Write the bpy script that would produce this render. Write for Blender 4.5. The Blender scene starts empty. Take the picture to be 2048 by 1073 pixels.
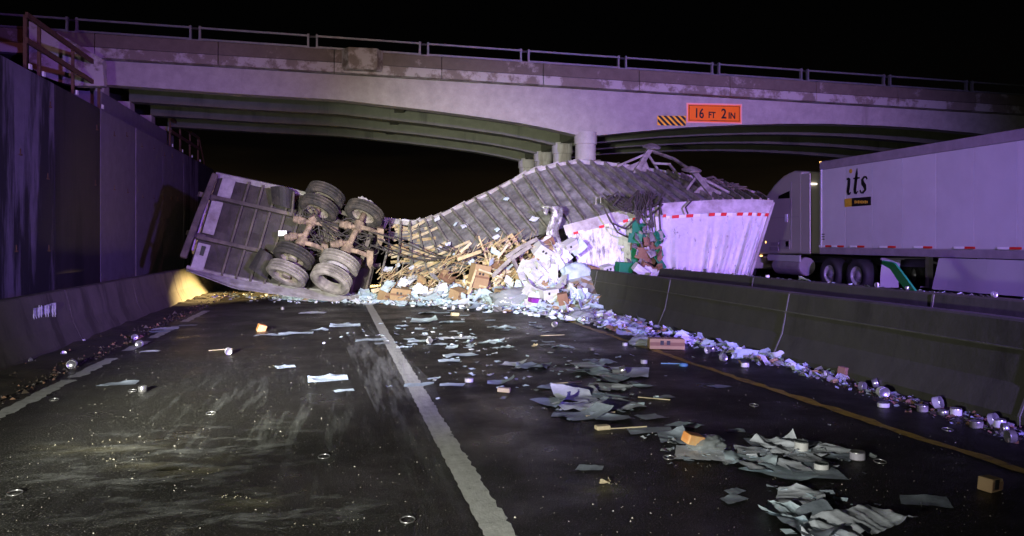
import bpy, math, random
from mathutils import Vector, Matrix, Euler, noise
random.seed(7)
R = math.radians
V = Vector
sc = bpy.context.scene
COL = sc.collection

# ------------------------------------------------------------------ camera
F, CX, HY, H0, YAW = 1538.0, 1024.0, 482.0, 1.55, R(12.25)
SN, CS = math.sin(YAW), math.cos(YAW)
cam_d = bpy.data.cameras.new('camera')
cam = bpy.data.objects.new('camera', cam_d)
COL.objects.link(cam)
cam.location = (0, 0, H0)
cam.rotation_euler = (R(90), 0, -YAW)
cam_d.sensor_width = 36.0
cam_d.lens = F / 2048.0 * 36.0
cam_d.shift_y = -(536.5 - HY) / 2048.0
cam_d.clip_start = 0.05
cam_d.clip_end = 3000
sc.camera = cam

# ------------------------------------------------------------------ world: night sky with a faint town glow low down
w = bpy.data.worlds.new('World')
sc.world = w
w.use_nodes = True
nt = w.node_tree
nt.nodes.clear()
wo = nt.nodes.new('ShaderNodeOutputWorld')
wb = nt.nodes.new('ShaderNodeBackground')
tc = nt.nodes.new('ShaderNodeTexCoord')
sx = nt.nodes.new('ShaderNodeSeparateXYZ')
rp = nt.nodes.new('ShaderNodeValToRGB')
nz = nt.nodes.new('ShaderNodeTexNoise')
mp = nt.nodes.new('ShaderNodeMapping')
mp.inputs['Scale'].default_value = (3, 3, 22)
nz.inputs['Scale'].default_value = 1.6
nz.inputs['Detail'].default_value = 5
ad = nt.nodes.new('ShaderNodeMath'); ad.operation = 'MULTIPLY_ADD'
ad.inputs[1].default_value = 0.07; 
e = rp.color_ramp.elements
e[0].position = 0.0; e[0].color = (.0080, .0056, .0028, 1)
e[1].position = 0.30; e[1].color = (.00055, .00055, .0006, 1)
m_ = rp.color_ramp.elements.new(0.09); m_.color = (.0062, .0041, .002, 1)
m_ = rp.color_ramp.elements.new(0.155); m_.color = (.0011, .0009, .0008, 1)
wb.inputs['Strength'].default_value = 1.0
L = nt.links.new
L(tc.outputs['Generated'], sx.inputs[0]); L(tc.outputs['Generated'], mp.inputs[0]); L(mp.outputs[0], nz.inputs[0])
L(nz.outputs[0], ad.inputs[0]); L(sx.outputs['Z'], ad.inputs[2]); L(ad.outputs[0], rp.inputs[0])
L(rp.outputs[0], wb.inputs[0]); L(wb.outputs[0], wo.inputs[0])

# ------------------------------------------------------------------ lamps: the emergency vehicles parked behind the photographer, a car behind the wreck
def lamp(name, kind, loc, energy, color, target=None, size=60, blend=1.0, radius=.08):
    d = bpy.data.lights.new(name, kind)
    d.energy = energy; d.color = color; d.shadow_soft_size = radius
    o = bpy.data.objects.new(name, d); COL.objects.link(o)
    o.location = loc
    if kind == 'SPOT':
        d.spot_size = R(size); d.spot_blend = blend
        o.rotation_euler = (V(target) - V(loc)).to_track_quat('-Z', 'Y').to_euler()
    o['kind'] = 'helper'
    return o
WHITE = (1.0, .96, .86)
lamp('work_light', 'SPOT', (-3.5, -.6, 2.1), 27000, (1.0, 1.0, .90), (2.2, 19, .9), 33, 1.0, .10)
lamp('headlight', 'SPOT', (-3.1, -1.2, 1.35), 3900, (1, 1, .92), (3.4, 20, -1.2), 86, 1.0, .10)
lamp('flood_light', 'SPOT', (-1.5, -6, 5.7), 2900, (1, .88, .80), (6.8, 22, 6.4), 46, 1.0, .15)
lamp('blue_beacon', 'SPOT', (5.2, -2, 2.7), 16000, (.30, .16, 1.0), (-6.3, 24, 2.0), 33, 1.0, .14)
lamp('blue_beacon', 'SPOT', (5.5, -7, 4.0), 36000, (.34, .22, 1.0), (9.9, 18, 2.2), 45, 1.0, .14)
lamp('red_beacon', 'SPOT', (4.9, -7, 4.2), 3600, (1.0, .27, .40), (-2.5, 23, 5.0), 36, 1.0, .14)
lamp('red_beacon', 'SPOT', (6.8, -7, 4.2), 4600, (1.0, .25, .42), (10.2, 20, 3.0), 40, 1.0, .14)
lamp('car_headlight', 'SPOT', (2.3, 28.5, .72), 40000, (1, .68, .25), (-1.7, 24.0, -.62), 27, .55, .05)
sun_d = bpy.data.lights.new('moon', 'SUN'); sun_d.energy = .004; sun_d.angle = R(.5); sun_d.color = (.8, .85, 1)
sun = bpy.data.objects.new('moon', sun_d); COL.objects.link(sun); sun.rotation_euler = (R(40), R(10), R(30)); sun['kind'] = 'helper'

sc.view_settings.view_transform = 'Standard'
sc.view_settings.look = 'None'
sc.view_settings.exposure = 0
sc.view_settings.gamma = 1
sc.cycles.use_denoising = True
sc.cycles.max_bounces = 6
sc.cycles.sample_clamp_indirect = 6

# ------------------------------------------------------------------ pixel -> place
def ray(px, py):
    l = (px - CX) / F; u = (HY - py) / F
    return V((SN + l * CS, CS - l * SN, u))
def at(px, py, Y):
    d = ray(px, py); return V((0, 0, H0)) + d * (Y / d.y)
def onX(px, py, X):
    d = ray(px, py); return V((0, 0, H0)) + d * (X / d.x)
def G(px, py, z=0.0):
    d = ray(px, py); return V((0, 0, H0)) + d * ((z - H0) / d.z)

# ------------------------------------------------------------------ materials
MAT = {}
def new_mat(name):
    m = bpy.data.materials.new(name); m.use_nodes = True
    MAT[name] = m
    n = m.node_tree.nodes
    return m, m.node_tree, n['Principled BSDF']
def nd(t, typ, **kw):
    n = t.nodes.new(typ)
    for k, v in kw.items():
        if k in n.inputs: n.inputs[k].default_value = v
        else: setattr(n, k, v)
    return n
def tex(t, scale=(1, 1, 1), kind='Object'):
    c = t.nodes.new('ShaderNodeTexCoord')
    m = t.nodes.new('ShaderNodeMapping'); m.inputs['Scale'].default_value = scale
    t.links.new(c.outputs[kind], m.inputs[0]); return m.outputs[0]
def nois(t, vec, scale, detail=6, rough=.6):
    n = nd(t, 'ShaderNodeTexNoise', Scale=scale, Detail=detail, Roughness=rough)
    t.links.new(vec, n.inputs['Vector']); return n.outputs[0]
def ramp(t, fac, stops):
    r = t.nodes.new('ShaderNodeValToRGB')
    el = r.color_ramp.elements
    while len(el) < len(stops): el.new(.5)
    for q, (p, c) in zip(el, stops):
        q.position = p; q.color = (c[0], c[1], c[2], 1) if hasattr(c, '__len__') else (c, c, c, 1)
    t.links.new(fac, r.inputs[0]); return r.outputs[0]
def mix(t, fac, a, b, mode='MIX'):
    m = t.nodes.new('ShaderNodeMix'); m.data_type = 'RGBA'; m.blend_type = mode
    for s, v in ((0, fac), (6, a), (7, b)):
        if hasattr(v, 'is_linked') or hasattr(v, 'links'): t.links.new(v, m.inputs[s])
        else: m.inputs[s].default_value = v if s == 0 else (v[0], v[1], v[2], 1)
    return m.outputs[2]
def bump(t, p, h, strength=.3, dist=.02):
    b = nd(t, 'ShaderNodeBump', Strength=strength, Distance=dist)
    t.links.new(h, b.inputs['Height']); t.links.new(b.outputs[0], p.inputs['Normal'])
def simple(name, col, rough=.6, metal=0.0, var=.35, scale=6, dirt=None, bmp=.15, spec=.5, mode='Object'):
    m, t, p = new_mat(name)
    v = tex(t, kind=mode)
    n = nois(t, v, scale)
    lo = tuple(c * (1 - var) for c in col); hi = tuple(min(1, c * (1 + var * .6)) for c in col)
    c = ramp(t, n, [(.3, lo), (.7, hi)])
    if dirt:
        n2 = nois(t, v, scale * .45, 8, .7)
        c = mix(t, ramp(t, n2, [(.45, 0), (.68, 1)]), c, dirt)
    t.links.new(c, p.inputs['Base Color'])
    p.inputs['Roughness'].default_value = rough; p.inputs['Metallic'].default_value = metal
    p.inputs['Specular IOR Level'].default_value = spec
    if bmp: bump(t, p, nois(t, v, scale * 5), bmp, .01)
    return m
def lit(name, col, strength):
    m, t, p = new_mat(name)
    p.inputs['Base Color'].default_value = (*col, 1)
    p.inputs['Emission Color'].default_value = (*col, 1); p.inputs['Emission Strength'].default_value = strength
    return m

# wet asphalt with worn streaks
m, t, p = new_mat('asphalt')
v = tex(t); vs = tex(t, (1.0, .09, 1))
fine = nois(t, v, 75, 4, .75); mid = nois(t, v, 1.1, 6, .6); streak = nois(t, vs, 5.0, 6, .62)
base = ramp(t, fine, [(.35, (.006, .006, .005)), (.55, (.016, .0155, .0125)), (.63, (.055, .053, .045)), (.70, (.34, .335, .30))])
c = mix(t, ramp(t, streak, [(.5, 0), (.75, .55)]), base, (.028, .027, .022))
c = mix(t, ramp(t, mid, [(.38, .5), (.58, 0)]), c, (.006, .006, .005))
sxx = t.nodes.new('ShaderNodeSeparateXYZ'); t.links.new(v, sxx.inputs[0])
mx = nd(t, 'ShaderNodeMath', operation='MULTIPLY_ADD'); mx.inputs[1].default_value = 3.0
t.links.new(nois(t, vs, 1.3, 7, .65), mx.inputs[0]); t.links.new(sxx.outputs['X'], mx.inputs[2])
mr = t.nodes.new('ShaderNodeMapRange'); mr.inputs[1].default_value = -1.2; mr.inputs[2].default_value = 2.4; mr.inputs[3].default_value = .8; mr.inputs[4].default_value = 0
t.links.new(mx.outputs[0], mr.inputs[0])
lit_grit = ramp(t, fine, [(.38, (.012, .0118, .0098)), (.52, (.042, .040, .033)), (.60, (.16, .155, .13)), (.66, (.55, .54, .50))])
c = mix(t, mr.outputs[0], c, lit_grit)  # paler grit toward the left lane: brighter lamplight there put into the colour
vr = nd(t, 'ShaderNodeTexVoronoi', Scale=46.0); t.links.new(v, vr.inputs['Vector'])
vsp = t.nodes.new('ShaderNodeSeparateColor'); t.links.new(vr.outputs['Color'], vsp.inputs[0])
sk = nd(t, 'ShaderNodeMath', operation='MULTIPLY'); t.links.new(ramp(t, vr.outputs['Distance'], [(.16, 1), (.26, 0)]), sk.inputs[0]); t.links.new(ramp(t, vsp.outputs[0], [(.62, 0), (.9, 1)]), sk.inputs[1])
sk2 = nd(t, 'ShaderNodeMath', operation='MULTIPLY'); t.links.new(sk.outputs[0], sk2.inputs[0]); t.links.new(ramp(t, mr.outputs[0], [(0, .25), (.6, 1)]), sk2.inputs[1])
c = mix(t, sk2.outputs[0], c, (.30, .295, .265))
t.links.new(c, p.inputs['Base Color'])
rr = ramp(t, mid, [(.34, .26), (.60, .55)])
t.links.new(rr, p.inputs['Roughness'])
p.inputs['Specular IOR Level'].default_value = .22
bump(t, p, fine, .7, .014)

m, t, p = new_mat('road_paint')
v = tex(t)
n = nois(t, v, 9, 8, .75)
c = ramp(t, n, [(.30, (.09, .09, .08)), (.40, (.50, .51, .46)), (.7, (.74, .75, .70))])
t.links.new(c, p.inputs['Base Color']); p.inputs['Roughness'].default_value = .45; bump(t, p, nois(t, v, 60), .4, .01)
m, t, p = new_mat('yellow_paint')
v = tex(t)
n = nois(t, v, 7, 8, .75)
c = ramp(t, n, [(.34, (.05, .036, .018)), (.50, (.34, .25, .018)), (.75, (.50, .37, .04))])
t.links.new(c, p.inputs['Base Color']); p.inputs['Roughness'].default_value = .45; bump(t, p, nois(t, v, 60), .4, .01)

def concrete(name, col, stain, amt, scale=.8, rust=None, vert=True):
    m, t, p = new_mat(name)
    v = tex(t); v2 = tex(t, (1.6, 1.6, .22) if vert else (1, 1, 1))
    a = nois(t, v, 3.0, 9, .65); b = nois(t, v2, scale, 9, .68); f = nois(t, v, 45, 4, .6)
    c = ramp(t, a, [(.3, tuple(x * .78 for x in col)), (.7, tuple(x * 1.12 for x in col))])
    c = mix(t, ramp(t, f, [(.3, .25), (.55, 0)]), c, tuple(x * .6 for x in col))
    c = mix(t, ramp(t, b, [(.72 - amt, 0), (.80 - amt, 1)]), c, stain)
    if rust:
        s = t.nodes.new('ShaderNodeSeparateXYZ'); t.links.new(v, s.inputs[0])
        ma = nd(t, 'ShaderNodeMath', operation='MULTIPLY_ADD'); ma.inputs[1].default_value = .9
        t.links.new(b, ma.inputs[0]); t.links.new(s.outputs['Z'], ma.inputs[2])
        c = mix(t, ramp(t, ma.outputs[0], [(.72, .9), (1.0, 0)]), c, rust)
    t.links.new(c, p.inputs['Base Color']); p.inputs['Roughness'].default_value = .8
    bump(t, p, a, .25, .03)
    return m
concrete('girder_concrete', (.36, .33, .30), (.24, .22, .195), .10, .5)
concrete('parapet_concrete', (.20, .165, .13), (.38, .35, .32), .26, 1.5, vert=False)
concrete('girder_shaded', (.11, .115, .075), (.06, .062, .042), .14, .5)  # same concrete as the front girder, with the shade under the deck painted in
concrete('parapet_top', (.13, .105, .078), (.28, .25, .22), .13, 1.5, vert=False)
concrete('column_concrete', (.40, .38, .35), (.24, .22, .19), .16, 1.2)
concrete('barrier_concrete', (.066, .066, .045), (.042, .041, .029), .16, .9)
concrete('barrier_dirty', (.13, .115, .085), (.065, .056, .04), .22, .9)
concrete('wall_clean', (.17, .155, .18), (.10, .09, .09), .10, .7, (.13, .065, .03))
concrete('wall_streaked', (.17, .155, .18), (.018, .017, .02), .27, .55, (.13, .065, .03))
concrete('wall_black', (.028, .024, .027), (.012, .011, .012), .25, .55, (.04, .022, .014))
simple('earth', (.055, .04, .026), .95, 0, .5, 3, (.02, .015, .01), .6)
simple('far_ground', (.02, .02, .015), .95, 0, .4, .2)
simple('galvanised', (.19, .20, .21), .45, .5, .25, 8, (.25, .24, .22))
simple('rusty_rail', (.12, .065, .035), .75, .2, .4, 10)
simple('grimy_steel', (.10, .085, .07), .75, .1, .45, 5, (.19, .16, .12), .3)
simple('axle_dust', (.34, .25, .165), .85, 0, .5, 9, (.07, .055, .042), .5)
simple('floor_dark', (.25, .245, .235), .6, .1, .55, 5, (.12, .115, .108), .7)
simple('member_steel', (.30, .28, .245), .6, .25, .4, 6, (.09, .075, .06), .3)
simple('rail_aluminium', (.50, .48, .46), .5, .2, .25, 5, (.24, .21, .18), .2)
simple('rubber', (.045, .042, .037), .8, 0, .4, 9, (.12, .10, .075), .3)
simple('rubber_dusty', (.34, .31, .26), .88, 0, .4, 5, (.10, .09, .08), .35)
simple('rim_dusty', (.42, .37, .30), .6, .2, .3, 9, (.22, .18, .13), .2)
simple('hose_black', (.055, .048, .04), .6, 0, .4, 20)
simple('floor_tail', (.060, .050, .040), .65, .1, .5, 4, (.032, .027, .022), .6)
simple('mudflap', (.022, .02, .018), .7, 0, .4, 6, (.06, .05, .04))
simple('plank_yellow', (.60, .46, .24), .7, 0, .45, 7, (.34, .25, .13), .3)
simple('plank_pale', (.70, .59, .38), .7, 0, .45, 7, (.42, .34, .2), .3)
simple('cardboard', (.42, .285, .15), .85, 0, .2, 4, (.30, .19, .10), .15)
simple('cardboard_brown', (.26, .145, .085), .85, 0, .25, 4, (.17, .09, .05), .15)
simple('carton_white', (.60, .60, .59), .6, 0, .2, 5, (.40, .40, .39), .2)
simple('paper_blue', (.62, .74, .80), .7, 0, .14, 5, (.46, .58, .64), .15)
simple('paper_white', (.79, .83, .90), .7, 0, .12, 5, (.55, .60, .64), .2)
simple('paper_grey', (.38, .44, .50), .5, 0, .3, 4, (.19, .22, .26), .2)
simple('paper_teal', (.52, .64, .70), .6, 0, .2, 4, (.34, .43, .48), .2)
simple('can_steel', (.55, .55, .54), .3, .8, .25, 12, (.22, .2, .18), .1)
simple('can_label', (.72, .72, .70), .45, 0, .15, 8, (.5, .48, .46), .05)
simple('can_inside', (.30, .33, .33), .3, .7, .3, 12, None, .1)
simple('print_black', (.02, .02, .02), .6, 0, .1, 8, None, 0)
simple('green_board', (.008, .20, .085), .55, 0, .2, 3, (.006, .13, .055), .1)
simple('yellow_tag', (.85, .62, .02), .5, 0, .1, 4, None, 0)
simple('orange_pack', (.95, .36, .10), .5, 0, .25, 6, (.85, .6, .3), .2)
simple('purple_box', (.22, .02, .30), .5, 0, .2, 6, None, .1)
simple('blue_plastic', (.12, .30, .48), .35, 0, .2, 6, None, .1)
simple('red_tape', (.75, .025, .02), .35, 0, .1, 12, None, 0)
simple('white_tape', (.88, .88, .88), .35, 0, .08, 12, None, 0)
simple('sign_orange', (1.0, .19, .008), .4, 0, .04, 4, None, 0)
simple('sign_yellow', (.95, .53, .02), .4, 0, .05, 4, None, 0)
simple('sign_black', (.008, .008, .008), .5, 0, .1, 4, None, 0)
simple('sign_edge', (.95, .42, .32), .4, 0, .05, 4, None, 0)
simple('truck_white', (.44, .44, .45), .42, 0, .04, 1.2, None, .03)
simple('truck_panel', (.60, .60, .60), .4, 0, .06, .8, (.53, .52, .52), .03)
simple('truck_bright', (.64, .64, .64), .4, 0, .06, .8, (.57, .56, .56), .03)
simple('cab_paint', (.38, .36, .32), .4, 0, .06, 1.2, None, .03)
simple('truck_rail', (.30, .27, .29), .5, .1, .2, 3, None, .05)
simple('truck_black', (.014, .014, .015), .5, 0, .3, 6, None, .1)
simple('tyre_black', (.02, .02, .02), .7, 0, .3, 9, None, .2)
simple('hub_metal', (.55, .55, .56), .35, .6, .2, 6, None, .1)
simple('logo_yellow', (.62, .40, .03), .5, 0, .1, 5, None, 0)
simple('reflector', (.85, .85, .9), .3, .1, .5, 20, (.15, .12, .2), .3)
simple('crumb', (.62, .58, .48), .8, 0, .3, 30, None, 0)
simple('crumb_yellow', (.34, .31, .21), .85, 0, .3, 14, None, .3)
m, t, p = new_mat('dark_glass'); p.inputs['Base Color'].default_value = (.004, .004, .005, 1); p.inputs['Roughness'].default_value = .08
lit('amber_lamp', (1, .55, .15), 4.0)
lit('white_lamp', (1, .9, .75), 3.0)
lit('far_lamp', (1, .75, .45), 6.0)
# dented white aluminium skin with grime running off the rail
for nm, lo_, hi_ in (('trailer_skin', .58, .68), ('trailer_skin_dirty', .50, .60)):
    m, t, p = new_mat(nm)
    v = tex(t); v2 = tex(t, (3.2, 3.2, .4))
    a = nois(t, v2, 3.4, 9, .75); b = nois(t, v, 9, 6, .7); cpat = nois(t, v, .9, 3, .5)
    c = ramp(t, b, [(.3, (.60, .60, .61)), (.7, (.74, .74, .75))])
    c = mix(t, ramp(t, a, [(lo_, 0), (hi_, .85)]), c, (.09, .08, .075))
    c = mix(t, ramp(t, cpat, [(.62, 0), (.74, .5)]), c, (.40, .33, .22))
    t.links.new(c, p.inputs['Base Color']); p.inputs['Roughness'].default_value = .42; bump(t, p, b, .12, .02)
m, t, p = new_mat('torn_metal')
v = tex(t); a = nois(t, v, 7, 8, .75)
c = ramp(t, a, [(.35, (.12, .11, .10)), (.55, (.5, .49, .48)), (.75, (.72, .71, .7))])
t.links.new(c, p.inputs['Base Color']); p.inputs['Metallic'].default_value = .45; p.inputs['Roughness'].default_value = .4; bump(t, p, a, .4, .03)
m, t, p = new_mat('plastic_film')
p.inputs['Base Color'].default_value = (.45, .49, .50, 1); p.inputs['Roughness'].default_value = .15
p.inputs['Transmission Weight'].default_value = .5; p.inputs['IOR'].default_value = 1.25
v = tex(t); bump(t, p, nois(t, v, 5, 3, .6), .35, .06)
# heap of trodden litter
m, t, p = new_mat('litter_mix')
vo = nd(t, 'ShaderNodeTexVoronoi', Scale=7.0); v = tex(t, (1, 1, 1)); t.links.new(v, vo.inputs['Vector'])
sp = t.nodes.new('ShaderNodeSeparateColor'); t.links.new(vo.outputs['Color'], sp.inputs[0])
c = ramp(t, sp.outputs[0], [(0, (.10, .085, .06)), (.3, (.36, .25, .13)), (.5, (.42, .50, .53)), (.75, (.22, .20, .17)), (1, (.6, .66, .68))])
t.links.new(c, p.inputs['Base Color']); bump(t, p, sp.outputs[1], .8, .05)
# smears of dry powder and scuffs lying on the asphalt
def smear(name, col, scale, lo, hi, strength):
    m, t, p = new_mat(name)
    v = tex(t, (1, 1, 1), 'Generated'); vo_ = tex(t, scale)
    n = nois(t, vo_, 1.0, 8, .72); g = nois(t, tex(t), 60, 3, .7)
    s = t.nodes.new('ShaderNodeSeparateXYZ'); t.links.new(v, s.inputs[0])
    def edge(o):
        a_ = nd(t, 'ShaderNodeMath', operation='PINGPONG'); a_.inputs[1].default_value = .5
        t.links.new(o, a_.inputs[0]); return ramp(t, a_.outputs[0], [(0, 0), (.35, 1)])
    mu = nd(t, 'ShaderNodeMath', operation='MULTIPLY'); t.links.new(edge(s.outputs[0]), mu.inputs[0]); t.links.new(edge(s.outputs[1]), mu.inputs[1])
    mu2 = nd(t, 'ShaderNodeMath', operation='MULTIPLY'); t.links.new(mu.outputs[0], mu2.inputs[0]); t.links.new(ramp(t, n, [(lo, 0), (hi, strength)]), mu2.inputs[1])
    mu3 = nd(t, 'ShaderNodeMath', operation='MULTIPLY'); t.links.new(mu2.outputs[0], mu3.inputs[0]); t.links.new(ramp(t, g, [(.30, .35), (.70, 1)]), mu3.inputs[1])
    p.inputs['Base Color'].default_value = (*col, 1); p.inputs['Roughness'].default_value = .9
    t.links.new(mu3.outputs[0], p.inputs['Alpha'])
smear('powder_white', (.36, .37, .34), (5, .5, 1), .52, .76, .6)
smear('powder_cross', (.42, .43, .40), (2.2, 4.5, 1), .50, .72, .8)
smear('powder_yellow', (.34, .31, .18), (1.5, 4, 1), .44, .72, .55)
smear('scuff', (.42, .43, .40), (6, .5, 1), .44, .70, .8)
smear('wet_rust', (.10, .06, .02), (1, 1, 1), .35, .7, .6)

# ------------------------------------------------------------------ mesh helpers
class MB:
    def __init__(s): s.v = []; s.f = []; s.m = []; s.mi = 0
    def add(s, vs, fs):
        b = len(s.v); s.v += [tuple(x) for x in vs]
        for f in fs: s.f.append(tuple(b + i for i in f)); s.m.append(s.mi)
        return s
    def box(s, c, d, M=None):
        hx, hy, hz = d[0] / 2, d[1] / 2, d[2] / 2
        vs = [V((x, y, z)) for x in (-hx, hx) for y in (-hy, hy) for z in (-hz, hz)]
        if M is not None: vs = [M @ q for q in vs]
        return s.add([V(c) + q for q in vs], [(0, 1, 3, 2), (4, 6, 7, 5), (0, 4, 5, 1), (2, 3, 7, 6), (0, 2, 6, 4), (1, 5, 7, 3)])
    def bar(s, pts, wd, ht, up=(0, 0, 1)):
        """box section swept along a polyline"""
        pts = [V(q) for q in pts]; up = V(up); n = len(pts); vs = []; fs = []
        for i, q in enumerate(pts):
            tdir = (pts[min(i + 1, n - 1)] - pts[max(i - 1, 0)]).normalized()
            sd = tdir.cross(up); sd = sd.normalized() if sd.length > 1e-4 else V((1, 0, 0))
            u2 = sd.cross(tdir).normalized()
            vs += [q + sd * a * wd / 2 + u2 * b * ht / 2 for a, b in ((-1, -1), (1, -1), (1, 1), (-1, 1))]
        for i in range(n - 1):
            for k in range(4):
                a = i * 4 + k; b = i * 4 + (k + 1) % 4
                fs.append((a, b, b + 4, a + 4))
        fs.append((3, 2, 1, 0)); e = (n - 1) * 4; fs.append((e, e + 1, e + 2, e + 3))
        return s.add(vs, fs)
    def tube(s, pts, r, n=8, cap=True):
        pts = [V(q) for q in pts]; k = len(pts); vs = []; fs = []; prev = None
        rs = r if hasattr(r, '__len__') else [r] * k
        for i, q in enumerate(pts):
            tdir = (pts[min(i + 1, k - 1)] - pts[max(i - 1, 0)]).normalized()
            if prev is None:
                a = V((0, 0, 1)) if abs(tdir.z) < .9 else V((1, 0, 0)); sd = tdir.cross(a).normalized()
            else:
                sd = (prev - tdir * prev.dot(tdir)); sd = sd.normalized() if sd.length > 1e-5 else tdir.orthogonal().normalized()
            prev = sd; u2 = tdir.cross(sd)
            vs += [q + (sd * math.cos(2 * math.pi * j / n) + u2 * math.sin(2 * math.pi * j / n)) * rs[i] for j in range(n)]
        for i in range(k - 1):
            for j in range(n):
                a = i * n + j; b = i * n + (j + 1) % n
                fs.append((a, b, b + n, a + n))
        if cap: fs.append(tuple(range(n - 1, -1, -1))); fs.append(tuple(range((k - 1) * n, k * n)))
        return s.add(vs, fs)
    def lathe(s, prof, n=24, M=None, ctr=(0, 0, 0)):
        """profile of (r, h) about local Z"""
        vs = []; fs = []; k = len(prof)
        for (r, h) in prof:
            for j in range(n):
                a = 2 * math.pi * j / n; q = V((r * math.cos(a), r * math.sin(a), h)); vs.append(V(ctr) + (M @ q if M is not None else q))
        for i in range(k - 1):
            for j in range(n):
                a = i * n + j; b = i * n + (j + 1) % n
                fs.append((a, b, b + n, a + n))
        return s.add(vs, fs)
    def grid(s, fn, nu, nv, skip=None):
        vs = [fn(i / nu, j / nv) for i in range(nu + 1) for j in range(nv + 1)]
        fs = [(i * (nv + 1) + j, (i + 1) * (nv + 1) + j, (i + 1) * (nv + 1) + j + 1, i * (nv + 1) + j + 1)
              for i in range(nu) for j in range(nv) if not (skip and skip((i + .5) / nu, (j + .5) / nv))]
        return s.add(vs, fs)
    def prism(s, poly, off):
        n = len(poly); poly = [V(q) for q in poly]; off = V(off)
        fs = [tuple(range(n)), tuple(range(2 * n - 1, n - 1, -1))]
        for i in range(n): fs.append((i, i + n, (i + 1) % n + n, (i + 1) % n))
        return s.add(poly + [q + off for q in poly], fs)
    def mesh(s, name, mats, smooth=False):
        me = bpy.data.meshes.new(name); me.from_pydata(s.v, [], s.f)
        for q in (mats if isinstance(mats, (list, tuple)) else [mats]): me.materials.append(MAT[q])
        if any(s.m): me.polygons.foreach_set('material_index', s.m)
        if smooth: me.polygons.foreach_set('use_smooth', [True] * len(s.f))
        me.update(); return me
    def build(s, name, mats, parent=None, smooth=False, solid=0, bevel=0, fix=True):
        me = s.mesh(name, mats, smooth)
        if fix:
            import bmesh
            bm = bmesh.new(); bm.from_mesh(me); bmesh.ops.recalc_face_normals(bm, faces=bm.faces); bm.to_mesh(me); bm.free()
        o = bpy.data.objects.new(name, me); COL.objects.link(o)
        if parent is not None:
            o.parent = parent
            base = parent
            off = V((0, 0, 0))
            while base is not None: off += V(base.location); base = base.parent
            o.matrix_parent_inverse = Matrix.Translation(-off)
        if solid:
            q = o.modifiers.new('thickness', 'SOLIDIFY'); q.thickness = solid; q.offset = 0
        if bevel:
            q = o.modifiers.new('edges', 'BEVEL'); q.width = bevel; q.segments = 2; q.limit_method = 'ANGLE'
        return o
def tag(o, label, cat=None, group=None, kind=None):
    if label: o['label'] = label
    if cat: o['category'] = cat
    if group: o['group'] = group
    if kind: o['kind'] = kind
    return o
def thing(name, label, cat, loc=(0, 0, 0), group=None):
    o = bpy.data.objects.new(name, None); COL.objects.link(o); o.location = loc; o.empty_display_size = .2
    return tag(o, label, cat, group)
def struct(name, mb, mat, **kw):
    o = mb.build(name, mat, **kw); o['kind'] = 'structure'; return o
def lerp(a, b, t): return a + (b - a) * t
def interp(tab, x):
    if x <= tab[0][0]: return tab[0][1]
    for (a, b), (c, d) in zip(tab, tab[1:]):
        if x <= c: return b + (d - b) * (x - a) / (c - a)
    return tab[-1][1]
def sstep(x): x = max(0, min(1, x)); return x * x * (3 - 2 * x)

# ================================================================== THE SETTING
struct('ground', MB().add([(-900, -60, -.06), (900, -60, -.06), (900, 1500, -.06), (-900, 1500, -.06)], [(0, 1, 2, 3)]), 'far_ground')
mb = MB(); mb.grid(lambda a, b: V((lerp(-4.6, 7.6, a), lerp(-12, 140, b), 0)), 6, 40)
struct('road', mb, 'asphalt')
mb = MB(); mb.grid(lambda a, b: V((lerp(7.6, 24, a), lerp(-12, 140, b), -.004)), 6, 40)
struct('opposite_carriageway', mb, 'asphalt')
def hill(a, b):
    x = lerp(-700, 900, a); return V((x, 420 + 60 * b, -2 + b * (15.5 + 3.5 * noise.noise(V((x * .006, 0, 3))) + 1.2 * noise.noise(V((x * .03, 5, 0))))))
struct('hills', MB().grid(hill, 90, 3), 'far_ground', smooth=True)

def stripe(name, pts, wd, mat, seg=.16, jag=.012, gaps=()):
    """painted line with ragged edges; pts = list of (x, y)"""
    mb = MB(); tot = []
    for (a, b) in zip(pts, pts[1:]):
        a = V((*a, 0)); b = V((*b, 0)); n = max(1, int((b - a).length / seg))
        for i in range(n): tot.append(a.lerp(b, i / n))
    tot.append(V((*pts[-1], 0)))
    L_, R_ = [], []
    for q in tot:
        L_.append(q + V((-wd / 2 + random.uniform(-jag, jag), random.uniform(-.02, .02), .004)))
        R_.append(q + V((wd / 2 + random.uniform(-jag, jag) * 1.8, random.uniform(-.02, .02), .004)))
    n = len(tot)
    fs = [(i, n + i, n + i + 1, i + 1) for i in range(n - 1) if not any(g0 < tot[i].y < g1 for g0, g1 in gaps)]
    mb.add(L_ + R_, fs)
    return struct(name, mb, mat)
stripe('centre_line', [(.83, 1.6), (.80, 3.8), (.77, 5.5), (.73, 8.0), (.66, 12), (.56, 19), (.5, 30)], .165, 'road_paint', seg=.05, jag=.007)
stripe('edge_line', [(-3.0, 3), (-2.99, 40)], .15, 'road_paint', seg=.08, jag=.016, gaps=((9.35, 9.5), (11.0, 11.7), (12.7, 13.1), (14.9, 15.6), (18, 40)))
stripe('yellow_line', [(4.56, 2.5), (4.42, 5.2), (4.28, 9.3), (4.24, 13), (4.26, 30)], .11, 'yellow_paint', jag=.02)
stripe('opposite_edge_line', [(8.6, -5), (8.6, 80)], .13, 'yellow_paint', jag=.02)

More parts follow.
